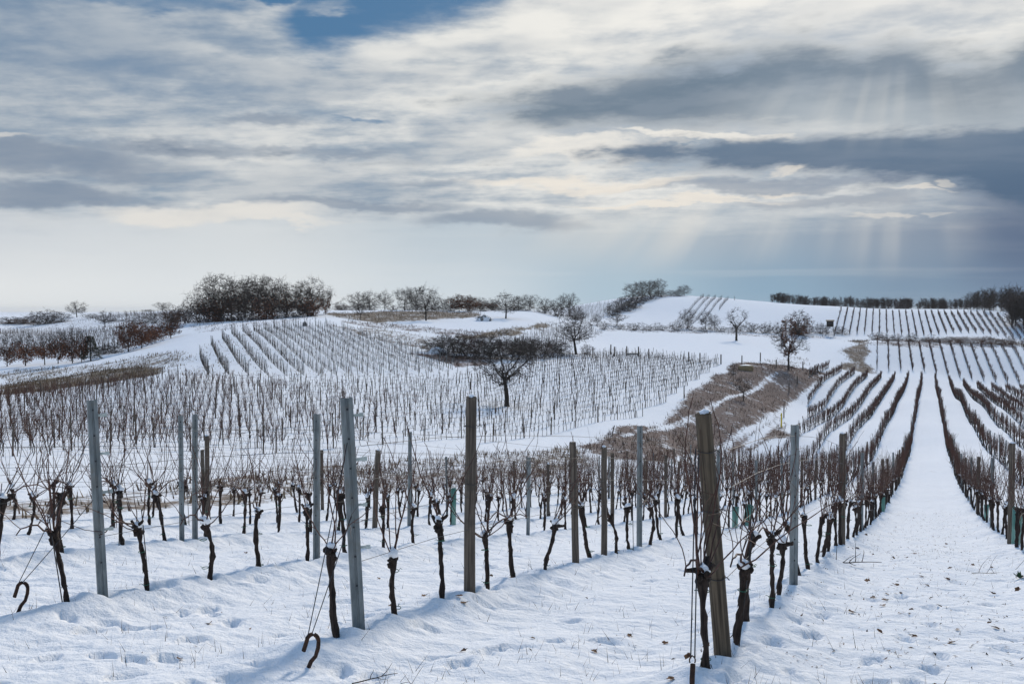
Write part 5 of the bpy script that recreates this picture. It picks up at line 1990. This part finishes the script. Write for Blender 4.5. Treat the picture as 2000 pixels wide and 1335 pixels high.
# green weed at the right edge of the track
x, y = on_ground(1992, 1118)
mb = MB()
rs = np.random.default_rng(3)
for i in range(16):
    a = rs.uniform(0, 6.28)
    p = wobble(rs, (0, 0, 0), (math.cos(a), math.sin(a), .7), rs.uniform(.06, .13), 3, .1, 0, .3)
    sdv = np.array([-math.sin(a), math.cos(a), 0]) * .014
    v = np.concatenate([p - sdv * np.array([.4, 1, 1, .1])[:, None], p + sdv * np.array([.4, 1, 1, .1])[:, None]])
    mb.add(v, [(j, j + 1, 5 + j, 4 + j) for j in range(3)])
o = mb.build('green_weed', M['ivy'], None, False)
o.location = (x, y, gz(x, y))
tag(o, 'small green leafy weed in the snow at the right edge', 'weed')


# ------------------------------------------------------------------ small things in the fields
def box_thing(o, name, lo, hi, mat):
    mb = MB()
    mb.box(lo, hi)
    return link(name, mb.mesh(name, [mat], False), o)


# raised hunting hide
x, y = on_ground(1621, 655)
t = thing('hunting_hide', 'small wooden hunting hide on stilts beside the hill hedge', 'hunting hide', (x, y, gz(x, y)), -.3)
s = y / F
W_, H0, H1 = 13 * s, 17 * s, 28 * s
for sx in (-1, 1):
    for sy in (-1, 1):
        mb = MB()
        mb.tube([(sx * W_ * .62, sy * W_ * .6, -.3), (sx * W_ * .42, sy * W_ * .42, H0)], .09, 5)
        link('leg', mb.mesh('leg', [M['wood']]), t)
cab = box_thing(t, 'cabin', (-W_ / 2, -W_ / 2, H0), (W_ / 2, W_ / 2, H1), M['trunk'])
mb = MB()
mb.box((-W_ * .32, -W_ / 2 - .03, H0 + (H1 - H0) * .55), (W_ * .32, -W_ / 2 + .02, H0 + (H1 - H0) * .8))
link('window', mb.mesh('window', [M['wire']], False), cab)
mb = MB()
v = np.array([(-.62, -.65, 0), (.62, -.65, 0), (.62, .65, .14), (-.62, .65, .14), (-.62, -.65, .06), (.62, -.65, .06), (.62, .65, .2), (-.62, .65, .2)]) * W_ + [0, 0, H1]
mb.add(v, [(0, 3, 2, 1), (4, 5, 6, 7), (0, 1, 5, 4), (1, 2, 6, 5), (2, 3, 7, 6), (3, 0, 4, 7)])
link('roof', mb.mesh('roof', [M['wood']], False), t)
lad = MB()
for sx in (-.2, .2):
    lad.tube([(-W_ * 1.5 + sx, 0, -.2), (-W_ * .5 + sx, 0, H0)], .05, 4)
ld = link('ladder', lad.mesh('ladder', [M['wood']]), t)
for i in range(6):
    f = .12 + i * .15
    mb = MB()
    xx_, zz_ = -W_ * 1.5 + W_ * f, H0 * f
    mb.tube([(xx_ - .2, 0, zz_), (xx_ + .2, 0, zz_)], .035, 4)
    link('rung', mb.mesh('rung', [M['wood']]), ld)

# yellow marker stake and plain stakes beside the dry grass
def stake(px, py, top, w, mat, label, name='stake', cat='stake', lean=0.0):
    x, y = on_ground(px, py)
    h = (py - top) / F * y
    mb = MB()
    r = w / F * y / 2
    mb.tube([(0, 0, -.2), (lean * h * .5, 0, h * .5), (lean * h, 0, h)], [r, r, r * .92], 6, 0, True, .03, np.random.default_rng(1))
    o = mb.build(name, M[mat])
    o.location = (x, y, gz(x, y))
    tag(o, label, cat, 'stakes in the fields')


stake(1526, 834, 806, 3, 'yellow', 'bright yellow marker stake beside the dry grass', 'marker_stake')
for (px, py, top, lean, lab) in [(1531, 816, 788, 0, 'wooden stake right behind the yellow marker'), (1195, 848, 828, .25, 'short leaning stake at the lower edge of the dry grass'), (1336, 778, 752, 0, 'stake beside the white lane at the middle vineyard'),
                                 (1449, 708, 694, 0, 'stake left of the hay bale top'), (1485, 705, 688, 0, 'stake in the meadow left of the dark tree'), (1516, 718, 702, .02, 'stake just left of the dark tree'), (1568, 722, 706, 0, 'stake right of the dark tree'),
                                 (1597, 726, 710, .08, 'leaning stake at the corner of the right vineyard'), (1557, 750, 734, 0, 'thin stake in the upper dry grass'), (1541, 766, 748, 0, 'thin stake low in the upper dry grass')]:
    stake(px, py, top, 2.2, 'wood', lab, lean=lean)
for no_, (px, top) in enumerate([(1158, 677), (1193, 673), (1200, 677), (1224, 676), (1247, 677), (1267, 681), (1345, 687), (1367, 689), (1408, 692)]):
    stake(px, top + 19, top, 2.6, 'wood', f'{nth(no_ + 1)} end post from the left along the far edge of the middle vineyard', 'end_post', 'post')

# round hay bale with snow
x, y = on_ground(1456, 722)
s = y / F
t = thing('hay_bale', 'flat round hay bale with snow on top in the dry grass', 'hay bale', (x, y, gz(x, y)))
a = np.linspace(0, 2 * np.pi, 20, endpoint=False)
rs = np.random.default_rng(12)
R_ = 14 * s
rings = [np.stack([np.cos(a) * R_ * f * (1 + .04 * rs.standard_normal(20)), np.sin(a) * R_ * f, np.full(20, zz * s)], 1) for zz, f in ((-2, 1.0), (3, 1.05), (7, 1.0), (9, .85), (9.3, .4))]
v = np.concatenate(rings)
i = np.arange(4)[:, None] * 20
j = np.arange(20)[None]
mb = MB()
mb.add(v, np.stack([i + j, i + (j + 1) % 20, i + 20 + (j + 1) % 20, i + 20 + j], -1).reshape(-1, 4), [(80 + k, 80 + (k + 1) % 20, 80 + (k + 10) % 20) for k in range(20)])
link('bale', mb.mesh('bale', [M['hay']]), t)
link('snow_cap', SNOWCAPS[1], t, (0, 0, 9.0 * s), (0, 0, 0), (R_ * .75 / .05, R_ * .75 / .05, 1.6 * s / .05))


def mound(px, py, w, h, mat, name, label, cat, seed, rough=.18):
    x, y = on_ground(px, py)
    s = y / F
    rs = np.random.default_rng(seed)
    nu, nv = 22, 9
    a = np.linspace(0, 2 * np.pi, nu, endpoint=False)
    rings = []
    for k in range(nv):
        f = k / (nv - 1)
        rr = math.cos(f * math.pi / 2) * (1 + rough * rs.standard_normal(nu) * (.4 + f))
        rings.append(np.stack([np.cos(a) * rr * w * s / 2, np.sin(a) * rr * w * s / 2 * .8, np.full(nu, math.sin(f * math.pi / 2) * h * s) + rough * h * s * .35 * rs.standard_normal(nu) * (f < .99) - (.4 if k == 0 else 0)], 1))
    v = np.concatenate(rings)
    i = np.arange(nv - 1)[:, None] * nu
    j = np.arange(nu)[None]
    mb = MB()
    mb.add(v, np.stack([i + j, i + (j + 1) % nu, i + nu + (j + 1) % nu, i + nu + j], -1).reshape(-1, 4))
    o = mb.build(name, M[mat])
    o.location = (x, y, gz(x, y))
    tag(o, label, cat)
    return o


o = mound(945, 626, 30, 9, 'snow', 'rubble_heap', 'snow covered heap of rubble in the white field', 'heap', 3, .3)
for k in range(7):
    rs = np.random.default_rng(60 + k)
    mb = MB()
    b_ = rs.uniform(.25, .55, 3)
    mb.box(-b_, b_, 0, Matrix.Rotation(rs.uniform(0, 3), 4, Vector((rs.normal(), rs.normal(), 1)).normalized()))
    s = 288 / F
    link('stone', mb.mesh('stone', [M['stone']], False), o, (rs.uniform(-11, 11) * s, rs.uniform(-10, -2) * s, rs.uniform(2, 8) * s))
mound(595, 637, 9, 9, 'stone', 'field_stone', 'dark rounded boulder at the top of the knoll vineyard', 'boulder', 4, .06)
mound(856, 690, 40, 13, 'snow', 'snow_heap', 'snow heap at the left end of the thicket in the hollow', 'heap', 8, .14)

# low trough between two end posts
x, y = on_ground(1236, 694)
s = y / F
t = thing('trough', 'low grey trough between end posts at the far vineyard edge', 'trough', (x, y, gz(x, y)), -.1)
box_thing(t, 'basin', (-11 * s, -.5, 2 * s), (11 * s, .5, 5 * s), M['metal'])
for sx in (-1, 1):
    box_thing(t, 'leg', (sx * 9 * s - .1, -.4, -.3), (sx * 9 * s + .1, .4, 2 * s), M['metal'])

# ------------------------------------------------------------------ the winter air
mb = MB()
mb.box((-14000, -13000, -26.0), (14000, 14000, 27.0))
hm = bpy.data.materials.new('haze')
hm.use_nodes = True
hn = hm.node_tree
hn.nodes.clear()
ho = hn.nodes.new('ShaderNodeOutputMaterial')
hv = hn.nodes.new('ShaderNodeVolumePrincipled')
hv.inputs['Color'].default_value = (0.86, 0.92, 1.0, 1)
hv.inputs['Density'].default_value = HAZE
hv.inputs['Anisotropy'].default_value = 0.3
hn.links.new(hv.outputs[0], ho.inputs['Volume'])
o = mb.build('haze', hm, None, False)
tag(o, 'thin pale winter haze over the fields', 'haze', kind='stuff')
scene.cycles.volume_bounces = 0
print('TRIS', sum(len(m.loops) - 2 * len(m.polygons) for m in bpy.data.meshes))
